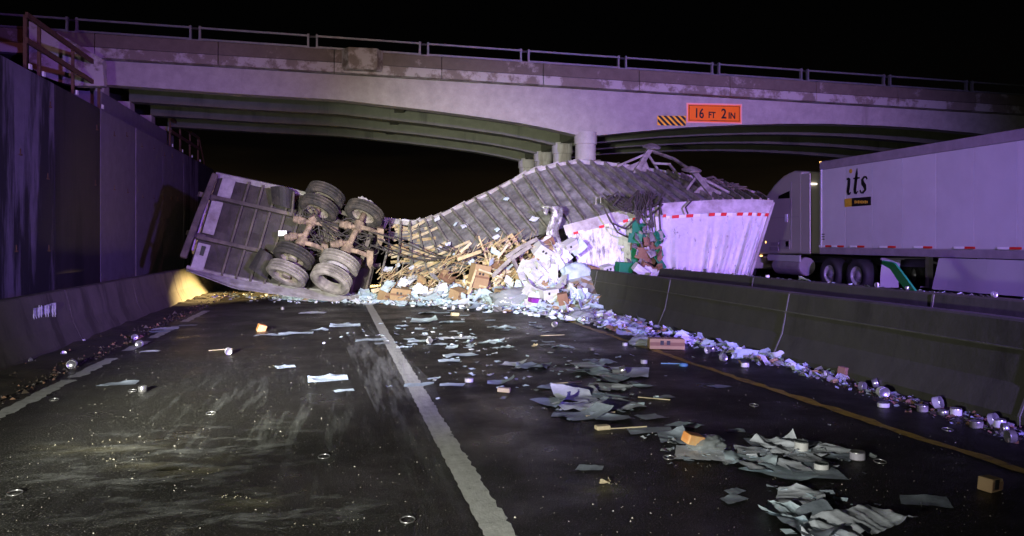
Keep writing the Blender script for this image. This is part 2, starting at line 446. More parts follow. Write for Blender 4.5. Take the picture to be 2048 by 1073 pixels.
# powder smears and scuffs on the asphalt
def decal(name, px, py, wpx, dpx, mat, rot=0, label=None, cat='smear'):
    c = G(px, py); wd = (G(px + wpx / 2, py) - G(px - wpx / 2, py)).length; dp = (G(px, py - dpx / 2) - G(px, py + dpx / 2)).length
    M = Matrix.Rotation(rot, 3, 'Z'); decal.n += 1
    z = .006 + .0012 * (decal.n % 9)
    mb = MB(); mb.add([M @ V((x * wd / 2, y * dp / 2, 0)) for x, y in ((-1, -1), (1, -1), (1, 1), (-1, 1))], [(0, 1, 2, 3)])
    o = mb.build(name, mat); o.location = (c.x, c.y, z)
    o['kind'] = 'stuff'; o['label'] = label; o['category'] = cat
    return o
decal.n = 0
for a in ((540, 820, 620, 260, 'powder_white', -.15, 'pale dusty scuffs streaking the left lane'),
          (758, 715, 110, 230, 'scuff', .06, 'pale scraped streak just left of the centre line'),
          (360, 900, 620, 110, 'powder_cross', .25, 'white powder smear across the near left lane'),
          (240, 960, 460, 150, 'powder_cross', .45, 'white powder smear curving toward the left foreground'),
          (480, 1030, 700, 110, 'powder_cross', .1, 'white powder smear at the bottom edge of the left lane'),
          (200, 898, 330, 34, 'powder_yellow', .05, 'long yellow crumb smear in the left foreground'),
          (290, 930, 150, 32, 'powder_yellow', -.1, 'broad yellow crumb smear below the long one'),
          (400, 940, 110, 60, 'powder_yellow', -.8, 'slanting yellow crumb smear toward the centre'),
          (500, 1000, 150, 50, 'powder_yellow', -.2, 'faint yellow crumb smear near the bottom left'),
          (1200, 975, 160, 60, 'powder_yellow', 0, 'faint brown smear in the right lane foreground'),
          (430, 700, 260, 60, 'wet_rust', 0, 'rusty wet patch on the left lane')):
    decal('powder_smear', *a)

# ------------------------------------------------------------------ concrete barriers
def barrier_prof(h):
    pr = [(.305, 0), (.305, .08), (.19, .33), (.085, h - .02), (.065, h)]
    return pr + [(-x, z) for x, z in reversed(pr)]
def barrier(xc, y0, y1, h, mat, label, name='concrete_barrier', ry=0, group=None):
    n = max(4, int((y1 - y0) / .5)); pr = barrier_prof(h); k = len(pr); vs = []; fs = []
    for i in range(n + 1):
        y = lerp(y0 + .012, y1 - .012, i / n)
        for x, z in pr: vs.append((xc + x + .006 * noise.noise(V((xc, y * 1.3, z * 3))), y, z + .006 * noise.noise(V((3, y, z)))))
    for i in range(n):
        for j in range(k - 1):
            a = i * k + j; fs.append((a, a + 1, a + k + 1, a + k))
    fs += [tuple(range(k)), tuple(range(n * k, n * k + k))]
    o = MB().add(vs, fs).build(name, mat)
    return tag(o, label, 'barrier', group)
LB = -4.19
ys = [5.4 + 3.66 * k for k in range(9)]
lab = {0: 'concrete barrier segment on the left shoulder nearest the camera', 1: 'left shoulder concrete barrier segment carrying the striped reflector plate',
       2: 'left shoulder concrete barrier segment just past the reflector plate', 3: 'left shoulder barrier segment fading into the warm lit patch',
       4: 'left shoulder barrier segment glowing yellow beneath the wrecked trailer tail', 5: 'left shoulder barrier segment directly behind the wrecked trailer tail',
       6: 'left shoulder barrier segment farthest behind the wreck'}
for k in range(7): barrier(LB, ys[k], ys[k + 1], .81, 'barrier_dirty', lab[k], group='barriers along the left shoulder')
rs_ = [1.57, 5.37, 9.12, 12.9, 17.0, 20.8]
lab = ['median barrier segment cut off by the right edge of the picture', 'long near median barrier segment beside the trail of tin cans',
       'median barrier segment beside the cardboard box on the shoulder', 'median barrier segment rising out of the paper heap',
       'median barrier segment buried under the white cartons']
simple('sealant', (.14, .14, .115), .8, 0, .3, 9); simple('form_ridge', (.115, .115, .088), .8, 0, .3, 9)
for k in range(5):
    bo = barrier(5.80, rs_[k], rs_[k + 1], .87, 'barrier_concrete', lab[k], group='near row of median barriers')
    MB().bar([(5.80 - x - .004, rs_[k], z) for x, z in ((.305, .0), (.305, .08), (.19, .33), (.13, .62), (.085, .85))], .024, .012, (1, 0, .3)).build('joint_seal', 'sealant', bo)
    MB().bar([(5.80 - .137, rs_[k] + .03, .62), (5.80 - .137, rs_[k + 1] - .03, .62)], .012, .014).build('form_line', 'form_ridge', bo)
qs = [2.0, 7.9, 12.05, 16.1]
lab = ['far row median barrier segment at the right edge', 'far row median barrier segment under the green board', 'far row median barrier segment in front of the crumpled white trailer side']
for k in range(3):
    bo = barrier(6.95, qs[k], qs[k + 1], .93, 'barrier_concrete', lab[k], group='far row of median barriers')
    MB().bar([(6.95 - x - .004, qs[k], z) for x, z in ((.19, .33), (.13, .62), (.085, .91))], .03, .012, (1, 0, .3)).build('joint_seal', 'sealant', bo)
# pale sealant in the joints of the near median row
# reflector plate on the left barrier
def lx(px, py):
    """point on the left barrier's road face"""
    return onX(px, py, LB + .125)
pl = thing('barrier_reflector', 'small striped purple and white reflector plate on the left barrier', 'reflector', lx(86, 640))
mb = MB(); mb.grid(lambda a, b: lx(lerp(63, 109, a), lerp(lerp(617, 606, sstep(a)), lerp(640, 630, a), b)) + V((.02 + .006 * math.sin(a * 60), 0, 0)), 48, 2)
mb.build('plate', 'reflector', pl, solid=.004)
for k in range(9):
    a = .12 + k * .1; p0 = lx(lerp(63, 109, a), 610); mb = MB()
    mb.box(lx(lerp(63, 109, a), 623) + V((.032, 0, 0)), (.004, .018, .16)); mb.build('stripe', 'sign_black' if k % 3 == 0 else 'white_tape', pl)

# ------------------------------------------------------------------ retaining wall, fences, embankment
WX, WZ = -6.05, 4.95
rw = thing('retaining_wall', 'tall stained concrete retaining wall along the left shoulder', 'wall', (WX, 22, 0))
pan = [(2.0, 5.6, 'wall_streaked'), (5.6, 8.9, 'wall_streaked'), (8.9, 12, 'wall_streaked'), (12, 15.05, 'wall_streaked'), (15.05, 18.1, 'wall_streaked'), (18.1, 21.25, 'wall_black'),
       (21.25, 24.6, 'wall_clean'), (24.6, 28.0, 'wall_clean'), (28.0, 31.5, 'wall_clean'), (31.5, 34.8, 'wall_streaked'), (34.8, 38.5, 'wall_black')]
for y0, y1, mt in pan:
    mb = MB(); mb.box((WX - .25 + random.uniform(-.008, .008), (y0 + y1) / 2, WZ / 2 - .1), (.5, y1 - y0 - .03, WZ + .1)); mb.build('wall_panel', mt, rw, bevel=.02)
mb = MB(); mb.box((WX - .42, 20.2, WZ / 2 - .15), (.4, 36.4, WZ)); mb.build('backing', 'wall_black', rw)
for (px, py) in ((228, 272), (253, 273), (283, 294), (307, 298), (328, 312), (344, 315), (228, 380), (255, 386), (285, 395), (307, 397), (326, 399), (342, 399), (355, 401), (100, 215), (193, 260), (95, 358), (40, 310), (32, 503), (97, 502), (190, 370)):
    c = onX(px, py, WX); mb = MB(); mb.box(c + V((.02, 0, 0)), (.04, .03, .03)); mb.box(c + V((.03, -.06, 0)), (.02, .12, .015)); mb.box(c + V((.008, 0, .06)), (.016, .02, .12))
    mb.build('form_tie', 'rusty_rail', rw)
def bank(a, b):
    y = lerp(-5, 60, a); x = lerp(WX - .3, -26, b)
    z = WZ - .12 + 4.2 * sstep(b * 1.6) * (1 if y < 22 else 1) + .35 * noise.noise(V((x * .5, y * .5, 0))) * min(1, b * 6)
    if 21.5 < y < 33 and x > -8: z = WZ - .15
    return V((x, y, z))
struct('embankment', MB().grid(bank, 60, 16), 'earth')
def fence(label, posts, railz, endz=None):
    y0 = posts[0]; o = thing('pipe_fence', label, 'fence', (WX - .12, posts[0], WZ))
    for q in posts:
        mb = MB(); mb.box((WX - .12, q, WZ + .53), (.06, .06, 1.06)); ps = mb.build('post', 'rusty_rail', o)
        mb = MB(); mb.box((WX - .03, q, WZ + .04), (.03, .11, .10)); mb.build('base_reflector', 'white_tape', o)
    for z in railz:
        mb = MB(); mb.bar([(WX - .08, posts[0] - .05, z), (WX - .08, posts[-1] + .03, z)], .05, .11); mb.build('rail', 'rusty_rail', o)
    return o
yy = lambda px: onX(px, 200, WX).y
fence('rusty pipe fence on the retaining wall before the overpass', [yy(64), yy(91), yy(157), yy(208)], [6.0, 5.5])
f2 = fence('rusty pipe fence on the retaining wall beyond the overpass', [yy(347), yy(367), yy(386), yy(402)], [5.95, 5.5])
mb = MB(); mb.tube([(WX - .08, yy(402), 5.95), (WX - .08, yy(413), 4.9), (WX - .08, yy(421), 4.2)], .03, 6); mb.build('handrail', 'rusty_rail', f2)

# ------------------------------------------------------------------ the overpass
BY = 22.7
ov = thing('overpass', 'weathered concrete highway overpass with metal railing spanning the road', 'bridge', (7.3, BY + 4, 0))
prof_px = [(205, 169), (473, 188), (678, 200), (860, 221), (950, 233), (1038, 246), (1100, 258), (1152, 270), (1200, 271), (1280, 263), (1373, 255), (1485, 250), (1560, 248), (1660, 248), (1768, 252), (1860, 258), (1955, 267), (2048, 281), (2200, 306)]
bot = [at(px, py, BY) for px, py in prof_px]
def topz(x, Y=BY):                       # underside of the deck: the line along the bottom of the parapet
    a = at(860, 162, BY); b = at(1560, 204, BY); return a.z + (b.z - a.z) * (x - a.x) / (b.x - a.x)
XR = bot[-1].x
for k in range(4):
    y = BY + k * 2.62
    poly = [V((q.x, y, q.z)) for q in bot] + [V((q.x, y, topz(q.x) + .02)) for q in reversed(bot)]
    # strips so that the concave outline stays clean
    mb = MB(); n = len(bot)
    for i in range(n - 1):
        a, b = bot[i], bot[i + 1]
        q = [(a.x, y, a.z), (b.x, y, b.z), (b.x, y, topz(b.x) + .02), (a.x, y, topz(a.x) + .02)]
        q2 = [(x, yy_ + .42, z) for x, yy_, z in q]
        mb.add(q + q2, [(0, 1, 2, 3), (7, 6, 5, 4), (0, 4, 5, 1)] + ([(0, 3, 7, 4)] if i == 0 else []))
    mb.build('girder', 'girder_concrete' if k == 0 else 'girder_shaded', ov, fix=False)
XL = -16
def span(x0, x1, y0, y1, za, zb):
    mb = MB(); vs = []
    for x in (x0, x1):
        for y in (y0, y1):
            for z in (za, zb): vs.append((x, y, topz(x) + z))
    return mb.add(vs, [(0, 1, 3, 2), (4, 6, 7, 5), (0, 4, 5, 1), (2, 3, 7, 6), (0, 2, 6, 4), (1, 5, 7, 3)])
span(XL, XR + 8, BY - .30, BY + 8.9, .02, .24).build('deck_slab', 'girder_shaded', ov)
PY = BY - .42
PH = at(860, 116, PY).z - at(860, 160, PY).z
jx = XL
k = 0
for x0, x1 in zip([XL, -9.5, -6.5, -3.4, -.3, 2.75, 5.8, 8.85, 11.9, 14.95, 18, 21.05, 24.1], [-9.5, -6.5, -3.4, -.3, 2.75, 5.8, 8.85, 11.9, 14.95, 18, 21.05, 24.1, 30]):
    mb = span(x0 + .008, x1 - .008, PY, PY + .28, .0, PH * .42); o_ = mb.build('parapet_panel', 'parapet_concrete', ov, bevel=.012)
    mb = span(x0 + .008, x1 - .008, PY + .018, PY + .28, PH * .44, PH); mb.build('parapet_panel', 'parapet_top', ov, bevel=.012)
span(XL, XR + 8, PY + .03, PY + .27, PH * .40, PH * .46).build('parapet_groove', 'truck_black', ov)
span(XL, XR + 8, BY + 8.6, BY + 8.88, .0, PH).build('parapet_panel', 'parapet_concrete', ov)
# outlet block on the parapet
a = at(693, 110, PY).x; b = at(757, 110, PY).x; zc = at(725, 96, PY - .3).z; zb_ = at(725, 139, PY - .3).z
mb = MB(); vs = []
for z, gx in ((zb_, .05), (zb_ + .1, 0), (zc, 0)):
    vs += [(a - .14 + gx, PY + .02, z), (a + .05 + gx, PY - .33, z), (b - .05 - gx, PY - .33, z), (b + .14 - gx, PY + .02, z)]
mb.add(vs, [(0, 1, 5, 4), (1, 2, 6, 5), (2, 3, 7, 6), (4, 5, 9, 8), (5, 6, 10, 9), (6, 7, 11, 10), (8, 9, 10, 11), (3, 2, 1, 0), (0, 4, 8, 11, 7, 3)])
mb.build('scupper_block', 'parapet_concrete', ov, bevel=.02)
# railing
rl = thing('railing', None, None, (0, PY + .15, topz(0) + PH)); del_ = [rl.__delitem__(k_) for k_ in list(rl.keys())]
rl.parent = ov; rl.matrix_parent_inverse = Matrix.Translation(-V(ov.location))
def rchild(mb, name, mat):
    o = mb.build(name, mat); o.parent = rl; o.matrix_parent_inverse = Matrix.Translation(-V(rl.location)); return o
RY = PY + .14
z1 = at(860, 89, RY).z - topz(at(860, 89, RY).x); z2 = at(860, 110.5, RY).z - topz(at(860, 110, RY).x)
px_posts = [143, 390, 625, 848, 1050, 1245, 1432, 1610, 1775, 1940]
xp = [at(px, 100, RY).x for px in px_posts]; xp = [xp[0] - 3.05, xp[0] - 6.1][::-1] + xp + [xp[-1] + 3.05]
for q in xp:
    for s_ in (-.12, .12):
        x = q + s_; mb = MB(); mb.box((x, RY + .05, topz(x) + (PH + z1 + .04) / 2), (.055, .10, z1 + .08 - PH)); rchild(mb, 'post', 'galvanised')
    mb = MB(); mb.box((q, RY + .05, topz(q) + PH + .02), (.4, .22, .03)); rchild(mb, 'base_plate', 'galvanised')
    for zz in (z1, z2): mb = MB(); mb.box((q, RY + .09, topz(q) + zz), (.2, .05, .05)); rchild(mb, 'sleeve', 'truck_black')
for i in range(len(xp) - 1):
    a, b = xp[i] + .09, xp[i + 1] - .09
    for zz in (z1, z2):
        mb = MB(); mb.bar([(a, RY, topz(a) + zz), (b, RY, topz(b) + zz)], .06, .05); rchild(mb, 'rail', 'galvanised')
# columns and cross beams
cx_ = at(1175, 300, BY).x
for k in range(4):
    y = BY + .21 + k * 2.62; zt = bot[7].z
    mb = MB(); mb.lathe([(.32, -.1), (.32, zt - .30), (.325, zt - .28), (.36, zt - .27), (.36, zt + .1)], 28, ctr=(cx_, y, 0)); mb.build('column', 'column_concrete', ov, smooth=False)
for x, ofs in ((at(800, 220, BY + 2).x, .45), (cx_, .15), (at(1600, 250, BY).x, .45), (-5.6, .5)):
    for k in range(3):
        y0 = BY + .42 + k * 2.62; zb2 = min(q.z for q in bot if abs(q.x - x) < 2.2) + ofs if ofs > .2 else bot[7].z + .05
        mb = MB(); mb.box((x, y0 + 1.1, (zb2 + topz(x)) / 2), (.3, 2.19, topz(x) - zb2)); mb.build('diaphragm', 'girder_shaded', ov)
mb = MB(); mb.box((-7.3, BY + 4.1, 5.2), (1.9, 8.9, .66)); mb.build('bearing_seat', 'wall_clean', ov)
mb = MB(); mb.box((-7.6, BY + 4.1, 5.95), (1.2, 8.9, 1.05)); mb.build('back_wall', 'wall_black', ov)
for k in range(4):
    mb = MB(); mb.box((-6.55, BY + .21 + k * 2.62, (5.53 + bot[0].z) / 2), (.35, .5, max(.05, bot[0].z - 5.54))); mb.build('bearing_block', 'girder_concrete', ov)
# wing slab at the near left end
mb = MB(); yq = 20.9
mb.prism([at(px, py, yq) for px, py in ((57, 42), (118, 68), (205, 118), (208, 172), (150, 172), (118, 165), (80, 150), (57, 132))], (0, .3, 0))
mb.build('wing_slab', 'parapet_concrete', ov, bevel=.015)

# ------------------------------------------------------------------ signs on the girder
def panel(mb, px0, py0, px1, py1, Y, tilt=0, th=.012):
    a = at(px0, py0, Y); b = at(px1, py0 + tilt, Y); c = at(px1, py1 + tilt, Y); d = at(px0, py1, Y)
    return mb.prism([a, b, c, d], (0, th, 0))
SY = BY - .03
sg = thing('clearance_sign', 'orange clearance sign reading 16 FT 2IN on the overpass girder', 'sign', at(1428, 248, SY))
panel(MB(), 1373, 206, 1484, 246, SY, 2.5).build('backing_plate', 'sign_edge', sg)
panel(MB(), 1376, 209, 1481, 243.3, SY - .006, 2.4).build('face', 'sign_orange', sg)
for (a0, b0, a1, b1, tl) in ((1378, 211, 1479, 211.9, 2.3), (1378, 240.2, 1479, 241.1, 2.3), (1378, 211, 1378.9, 241, 0), (1478.2, 213.3, 1479.1, 243.3, 0)):
    panel(MB(), a0, b0, a1, b1, SY - .009, tl, .004).build('border_line', 'sign_black', sg)
def text(s_, px, py, hpx, Y, parent, mat, sxx=1.0, tilt=0, off=.0065):
    cu = bpy.data.curves.new('lettering', 'FONT'); cu.body = s_; cu.align_x = 'LEFT'; cu.extrude = .002; cu.offset = off
    p0 = at(px, py, Y); hh = at(px, py - hpx, Y).z - p0.z
    cu.size = hh / .70; cu.materials.append(MAT[mat])
    o = bpy.data.objects.new('lettering', cu); COL.objects.link(o); o.location = p0; o.rotation_euler = (R(90), R(tilt), 0); o.scale = (sxx, 1, 1)
    bpy.context.view_layer.update()
    me = bpy.data.meshes.new_from_object(o.evaluated_get(bpy.context.evaluated_depsgraph_get()))
    o2 = bpy.data.objects.new('lettering', me); COL.objects.link(o2); o2.location = o.location; o2.rotation_euler = o.rotation_euler; o2.scale = o.scale
    bpy.data.objects.remove(o)
    o2.parent = parent; o2.matrix_parent_inverse = Matrix.Translation(-V(parent.location)); return o2
text('16', 1388, 235.5, 19, SY - .014, sg, 'sign_black', .80, 1.2)
text('FT', 1416.5, 235.8, 12, SY - .014, sg, 'sign_black', .86, 1.2)
text('2', 1442, 236.8, 19, SY - .014, sg, 'sign_black', .88, 1.2)
text('IN', 1456.5, 237.2, 12, SY - .014, sg, 'sign_black', .9, 1.2)
hz = thing('hazard_marker', 'yellow and black striped hazard panel left of the orange sign', 'sign', at(1343, 252, SY))
panel(MB(), 1315, 231.5, 1372, 251, SY, 1, .01).build('panel', 'sign_yellow', hz)
for k in range(-1, 6):
    u0 = 1315 + k * 11.4; pts = [(u0, 231.7), (u0 + 6.2, 231.7), (u0 + 6.2 + 19, 251), (u0 + 19, 251)]
    # clip to the panel
    def clip(poly, xlim, sign):
        out = []
        for (p0, p1) in zip(poly, poly[1:] + poly[:1]):
            i0 = (p0[0] - xlim) * sign >= 0; i1 = (p1[0] - xlim) * sign >= 0
            if i0: out.append(p0)
            if i0 != i1:
                tt = (xlim - p0[0]) / (p1[0] - p0[0]); out.append((xlim, p0[1] + tt * (p1[1] - p0[1])))
        return out
    q = clip(clip(pts, 1315.6, 1), 1371.4, -1)
    if len(q) > 2: MB().prism([at(x, y + (x - 1315) / 57, SY - .004) for x, y in q], (0, .003, 0)).build('stripe', 'sign_black', hz)

# ================================================================== THE WRECKED TRAILER
ST = [  # far edge A (px, py), near edge B (px, py, Y)
    ((432, 350), (372, 540, 20.3)), ((600, 386), (545, 577, 20.4)), ((770, 440), (735, 597, 20.2)), ((830, 446), (850, 585, 19.9)),
    ((880, 433), (962, 530, 19.6)), ((985, 384), (1062, 474, 19.3)), ((1070, 341), (1140, 452, 19.1)), ((1155, 324), (1262, 420, 18.9)),
    ((1240, 332), (1332, 411, 18.7)), ((1330, 346), (1425, 405, 18.5)), ((1440, 367), (1500, 404, 18.3)), ((1532, 395), (1546, 406, 18.1))]
AA, BB = [], []
for i, (a, b) in enumerate(ST):
    B_ = at(*b); best = None
    for k in range(0, 60):
        y = b[2] + .5 + k * .05; A_ = at(a[0], a[1], y); e_ = abs((A_ - B_).length - 2.6)
        if best is None or e_ < best[0]: best = (e_, A_)
    AA.append(best[1]); BB.append(B_)
def cat(arr, u):
    n = len(arr) - 1; u = max(0, min(n, u)); i = min(int(u), n - 1); t = u - i
    p0, p1, p2, p3 = arr[max(i - 1, 0)], arr[i], arr[i + 1], arr[min(i + 2, n)]
    return .8 * p1.lerp(p2, t) + .2 * .5 * ((2 * p1) + (p2 - p0) * t + (2 * p0 - 5 * p1 + 4 * p2 - p3) * t * t + (3 * p1 - p0 - 3 * p2 + p3) * t ** 3)
def P(u, t, off=0):
    a = cat(AA, u); b = cat(BB, u); q = a.lerp(b, t)
    return q + NR(u, t) * off if off else q
def NR(u, t):
    du = (cat(AA, min(u + .05, 11)).lerp(cat(BB, min(u + .05, 11)), t) - cat(AA, max(u - .05, 0)).lerp(cat(BB, max(u - .05, 0)), t))
    dt = cat(BB, u) - cat(AA, u); n = du.cross(dt).normalized()
    return n if (n.y < 0 or n.z > .5) and n.dot(V((0, -1, .6))) > 0 else -n
print('trailer length', sum((cat(BB, i + 1) - cat(BB, i)).length for i in range(11)), [round((a - b).length, 2) for a, b in zip(AA, BB)])
TR = thing('wrecked_trailer', 'long box trailer torn and twisted on its side beneath the overpass', 'trailer', (3.5, 20.0, 0))
# floor skin in three lengths, the middle one torn open
def skin(u0, u1, t0, t1, nu, nv, off=0, amp=.02, skip=None):
    def fn(a, b):
        u = lerp(u0, u1, a); t = lerp(t0, t1, b); q = P(u, t, off); return q + NR(u, t) * amp * (noise.noise(q * 2.2) + .7 * noise.noise(q * 6))
    return MB().grid(fn, nu, nv, skip)
skin(0.03, 2.0, .02, .98, 40, 14, -.02, .03).build('floor_panel', 'floor_tail', TR, solid=.02)
def torn(a, b):
    u = 2.75 + a * 8.2; t = b
    if u < 4.6 and t > .98 - (4.6 - u) * .05: return True
    return False
skin(2.75, 10.95, .01, .99, 130, 16, -.03, .028, torn).build('floor_panel', 'floor_dark', TR, solid=.02)
# cross members
def arc():
    us = []; acc = 0; u = .25
    while u < 11:
        q = P(u, .5); u2 = u + .01; acc += (P(u2, .5) - q).length
        if acc > .34: us.append(u2); acc = 0
        u = u2
    return us
for u in arc():
    if 1.15 < u < 1.95 and random.random() < .25: continue
    pts = [P(u, .015, .045), P(u, .35, .045), P(u, .7, .045), P(u, .985, .045)]
    if 3.2 < u < 5.0:
        e_ = P(u, .93, .045); pts = [P(u, .015, .045), P(u, .45, .045), P(u, .86, .045), e_ + V((.05, -.12, -.18)), e_ + V((.03, -.16, -.50))]
    if 2.0 < u < 2.75: pts = [q + V((random.uniform(-.05, .05), 0, random.uniform(-.04, .04))) for q in pts]
    jt = V((random.uniform(-.012, .012), 0, random.uniform(-.012, .012))); pts = [q + jt * (1 if 0 < i_ < len(pts) - 1 else 0) + NR(u, .5) * random.uniform(.0, .02) for i_, q in enumerate(pts)]
    mb = MB(); mb.bar(pts, .052, .11, NR(u, .5)); mb.build('cross_member', 'member_steel' if u > 2 else 'grimy_steel', TR)
# edge rails
def along(t, u0, u1, off, n): return [P(lerp(u0, u1, i / n), t, off) for i in range(n + 1)]
mb = MB(); mb.bar(along(0, 0, 10.9, 0, 60), .05, .14, (0, -.4, 1)); mb.build('side_rail', 'rail_aluminium', TR)
for k in range(13):
    u0 = 2.2 + k * .42 + random.uniform(-.1, .1); mb = MB()
    mb.bar([P(u0, -.005, .06), P(u0 + .1, .0, .08), P(u0 + .28, -.01 + random.uniform(-.02, .02), .07)], random.uniform(.02, .06), .02, (0, -1, .5)); mb.build('rail_scrap', random.choice(('rail_aluminium', 'member_steel', 'trailer_skin')), TR)
mb = MB(); mb.bar(along(.985, 0, 2.2, .0, 12), .05, .16, (0, -.4, 1)); mb.build('side_rail', 'rail_aluminium', TR)
for t_, u1 in ((.255, 1.2), (.68, 1.25)):
    mb = MB(); mb.bar(along(t_, 0.02, u1, .16, 8), .09, .14, NR(.5, .5)); mb.build('slider_rail', 'grimy_steel', TR)
for t_ in (.27, .66):
    mb = MB(); mb.bar(along(t_, 1.2, 2.15, .18, 6), .09, .2, NR(1.5, .5)); mb.build('slider_rail', 'grimy_steel', TR)
# rear sill plates with holes, bumper
def plate(u0, u1, t0, t1, off, holes, name='sill_plate', mat='rail_aluminium'):
    o = skin(u0, u1, t0, t1, 2, 8, off, 0).build(name, mat, TR, solid=.012)
    for tt in holes:
        c = P((u0 + u1) / 2, tt, off + .008); n = NR(.1, tt); M = n.to_track_quat('Z', 'Y').to_matrix()
        mb = MB(); mb.lathe([(.001, 0), (.05, 0), (.05, .004), (.001, .004)], 14, M, c); h_ = mb.build('hole', 'truck_black', o)
        h_.matrix_parent_inverse = Matrix.Translation(-V(TR.location))
plate(.10, .26, .02, .22, .06, (.06, .17)); plate(.06, .20, .28, .62, .10, (.32, .37, .42, .47, .52, .57)); plate(.05, .2, .72, .98, .06, ())
mb = MB(); mb.box(P(.13, .8, .085), (.10, .02, .28), Matrix.Rotation(R(15), 3, 'Y')); mb.build('lamp_recess', 'truck_black', TR)
mb = MB(); mb.bar([at(431, 349, 20.75), at(398, 430, 20.2), at(366, 516, 19.75)], .16, .13, (0, -1, 0)); mb.build('bumper_bar', 'grimy_steel', TR, bevel=.03)
for t_ in (.26, .66):
    mb = MB(); mb.bar([P(.1, t_, .08), P(-.0, t_, .35) + V((-.18, 0, 0))], .1, .12, (0, 0, 1)); mb.build('bumper_bracket', 'grimy_steel', TR)
mb = MB(); mb.grid(lambda a, b: at(565, 467, 20.0) + V(((a - .5) * .2, 0, (b - .5) * .13)), 1, 1); mb.build('placard', 'white_tape', TR, solid=.006)
# side walls of the tail going back from the floor, and the buckled strip of skin along the road
def tailwall(t, depth, u0, u1, dz):
    return lambda a, b: P(lerp(u0, u1, a), t) - NR(lerp(u0, u1, a), t) * depth * b + V((0, 0, dz * b + .05 * noise.noise(V((a * 9, b * 4, t)))))
MB().grid(tailwall(0, 2.0, .02, 2.1, -.1), 24, 6).build('side_wall', 'trailer_skin', TR, solid=.03)
MB().grid(tailwall(1, .45, .02, 2.0, .12), 24, 6).build('side_wall', 'trailer_skin', TR, solid=.03)
MB().grid(lambda a, b: P(.0, a * .8) - NR(0, a * .8) * (.8 * b + .03) + V((.04 * noise.noise(V((a * 5, b * 5, 0))), 0, 0)), 8, 6).build('rear_door', 'trailer_skin', TR, solid=.04)
low = [(383, 545), (470, 578), (560, 590), (650, 602), (735, 606)]
upp = [(372, 538), (460, 558), (560, 573), (640, 583), (720, 592)]
def strip(a, b):
    i = a * 4; k = min(3, int(i)); f_ = i - k
    q0 = V((*[lerp(upp[k][j], upp[k + 1][j], f_) for j in (0, 1)], 0)); q1 = V((*[lerp(low[k][j], low[k + 1][j], f_) for j in (0, 1)], 0))
    q = q0.lerp(q1, b); p_ = at(q.x, q.y, 20.05 - .25 * b - .05 * a); p_.y += .05 * noise.noise(V((a * 8, b * 2, 1))); p_.z = max(p_.z, .015); return p_
MB().grid(strip, 30, 4).build('buckled_skin', 'rail_aluminium', TR, solid=.015)
# far wall of the middle and front part
MB().grid(lambda a, b: P(lerp(3.0, 10.9, a), 0) + V((0, .55 * b, -1.7 * b - .1 * noise.noise(V((a * 8, b, 2))))), 40, 6).build('side_wall', 'trailer_skin', TR, solid=.03)

# near side wall, upside down, hanging from the floor edge to the road
CC = {6: (1176, 607), 7: (1268, 607), 8: (1335, 606), 9: (1392, 606), 10: (1442, 605), 11: (1484, 604)}
def foot(u):
    i = max(6, min(10, int(u))); f_ = min(1, max(0, u - i)); a, b = CC[i], CC[i + 1]
    return at(lerp(a[0], b[0], f_), lerp(a[1], b[1], f_), lerp(18.6, 17.75, (u - 6) / 5))
def W(u, b, off=0):
    a = cat(BB, u); c = foot(u); c.z = max(c.z, .02); q = a.lerp(c, b)
    d = (c - a).normalized(); du = (cat(BB, min(u + .05, 11)) - cat(BB, max(u - .05, 0))).normalized(); n = du.cross(d).normalized()
    if n.y > 0: n = -n
    return q + n * off
folds = [(8.0, .4), (8.2, .6), (8.35, .9), (8.55, .5), (8.75, .5), (9.05, 1.0), (9.45, .7), (9.72, 1.0), (9.95, .5), (10.3, 1.1), (10.55, .7), (10.8, .9)]
def front_skin(a, b):
    u = lerp(7.12 + .88 * sstep(b * 1.15) + .04 * math.sin(b * 23), 11, a); o_ = 0
    for fu, fa in folds: o_ += fa * math.exp(-((u - fu - .10 * b * math.sin(fu * 5)) / (.05 + .09 * abs(math.sin(fu * 7.3)))) ** 2)
    amp = .25 * sstep((b - .08) / .6) + .01
    return W(u, b, o_ * amp + .03 * noise.noise(V((u * 3, b * 3, 0))) + (.10 * b * noise.noise(V((u * 14, b * 5, 4))) if u > 9.9 and b > .6 else 0))
MB().grid(front_skin, 130, 26).build('side_wall', 'trailer_skin', TR, smooth=True, solid=.015)
MB().grid(lambda a, b: W(lerp(5.85 + .2 * b, 7.15 + .1 * b + .05 * math.sin(b * 17), a), b, .04 * noise.noise(V((a * 6, b * 4, 1))) + .05 * math.sin(a * 9 + b) * b), 40, 20).build('side_wall', 'trailer_skin_dirty', TR, smooth=True, solid=.015)
# front bulkhead facing away to the right
MB().grid(lambda a, b: W(11, b).lerp(P(11, 0) + (W(11, b) - W(11, 0)), a) + V((.05 * noise.noise(V((a * 4, b * 4, 0))), 0, 0)), 10, 10).build('front_wall', 'rail_aluminium', TR, solid=.03)
MB().bar([W(11, 0, .03), W(11, .5, .03), W(11, .98, .03)], .06, .06, (0, 1, 0)).build('corner_post', 'rail_aluminium', TR)
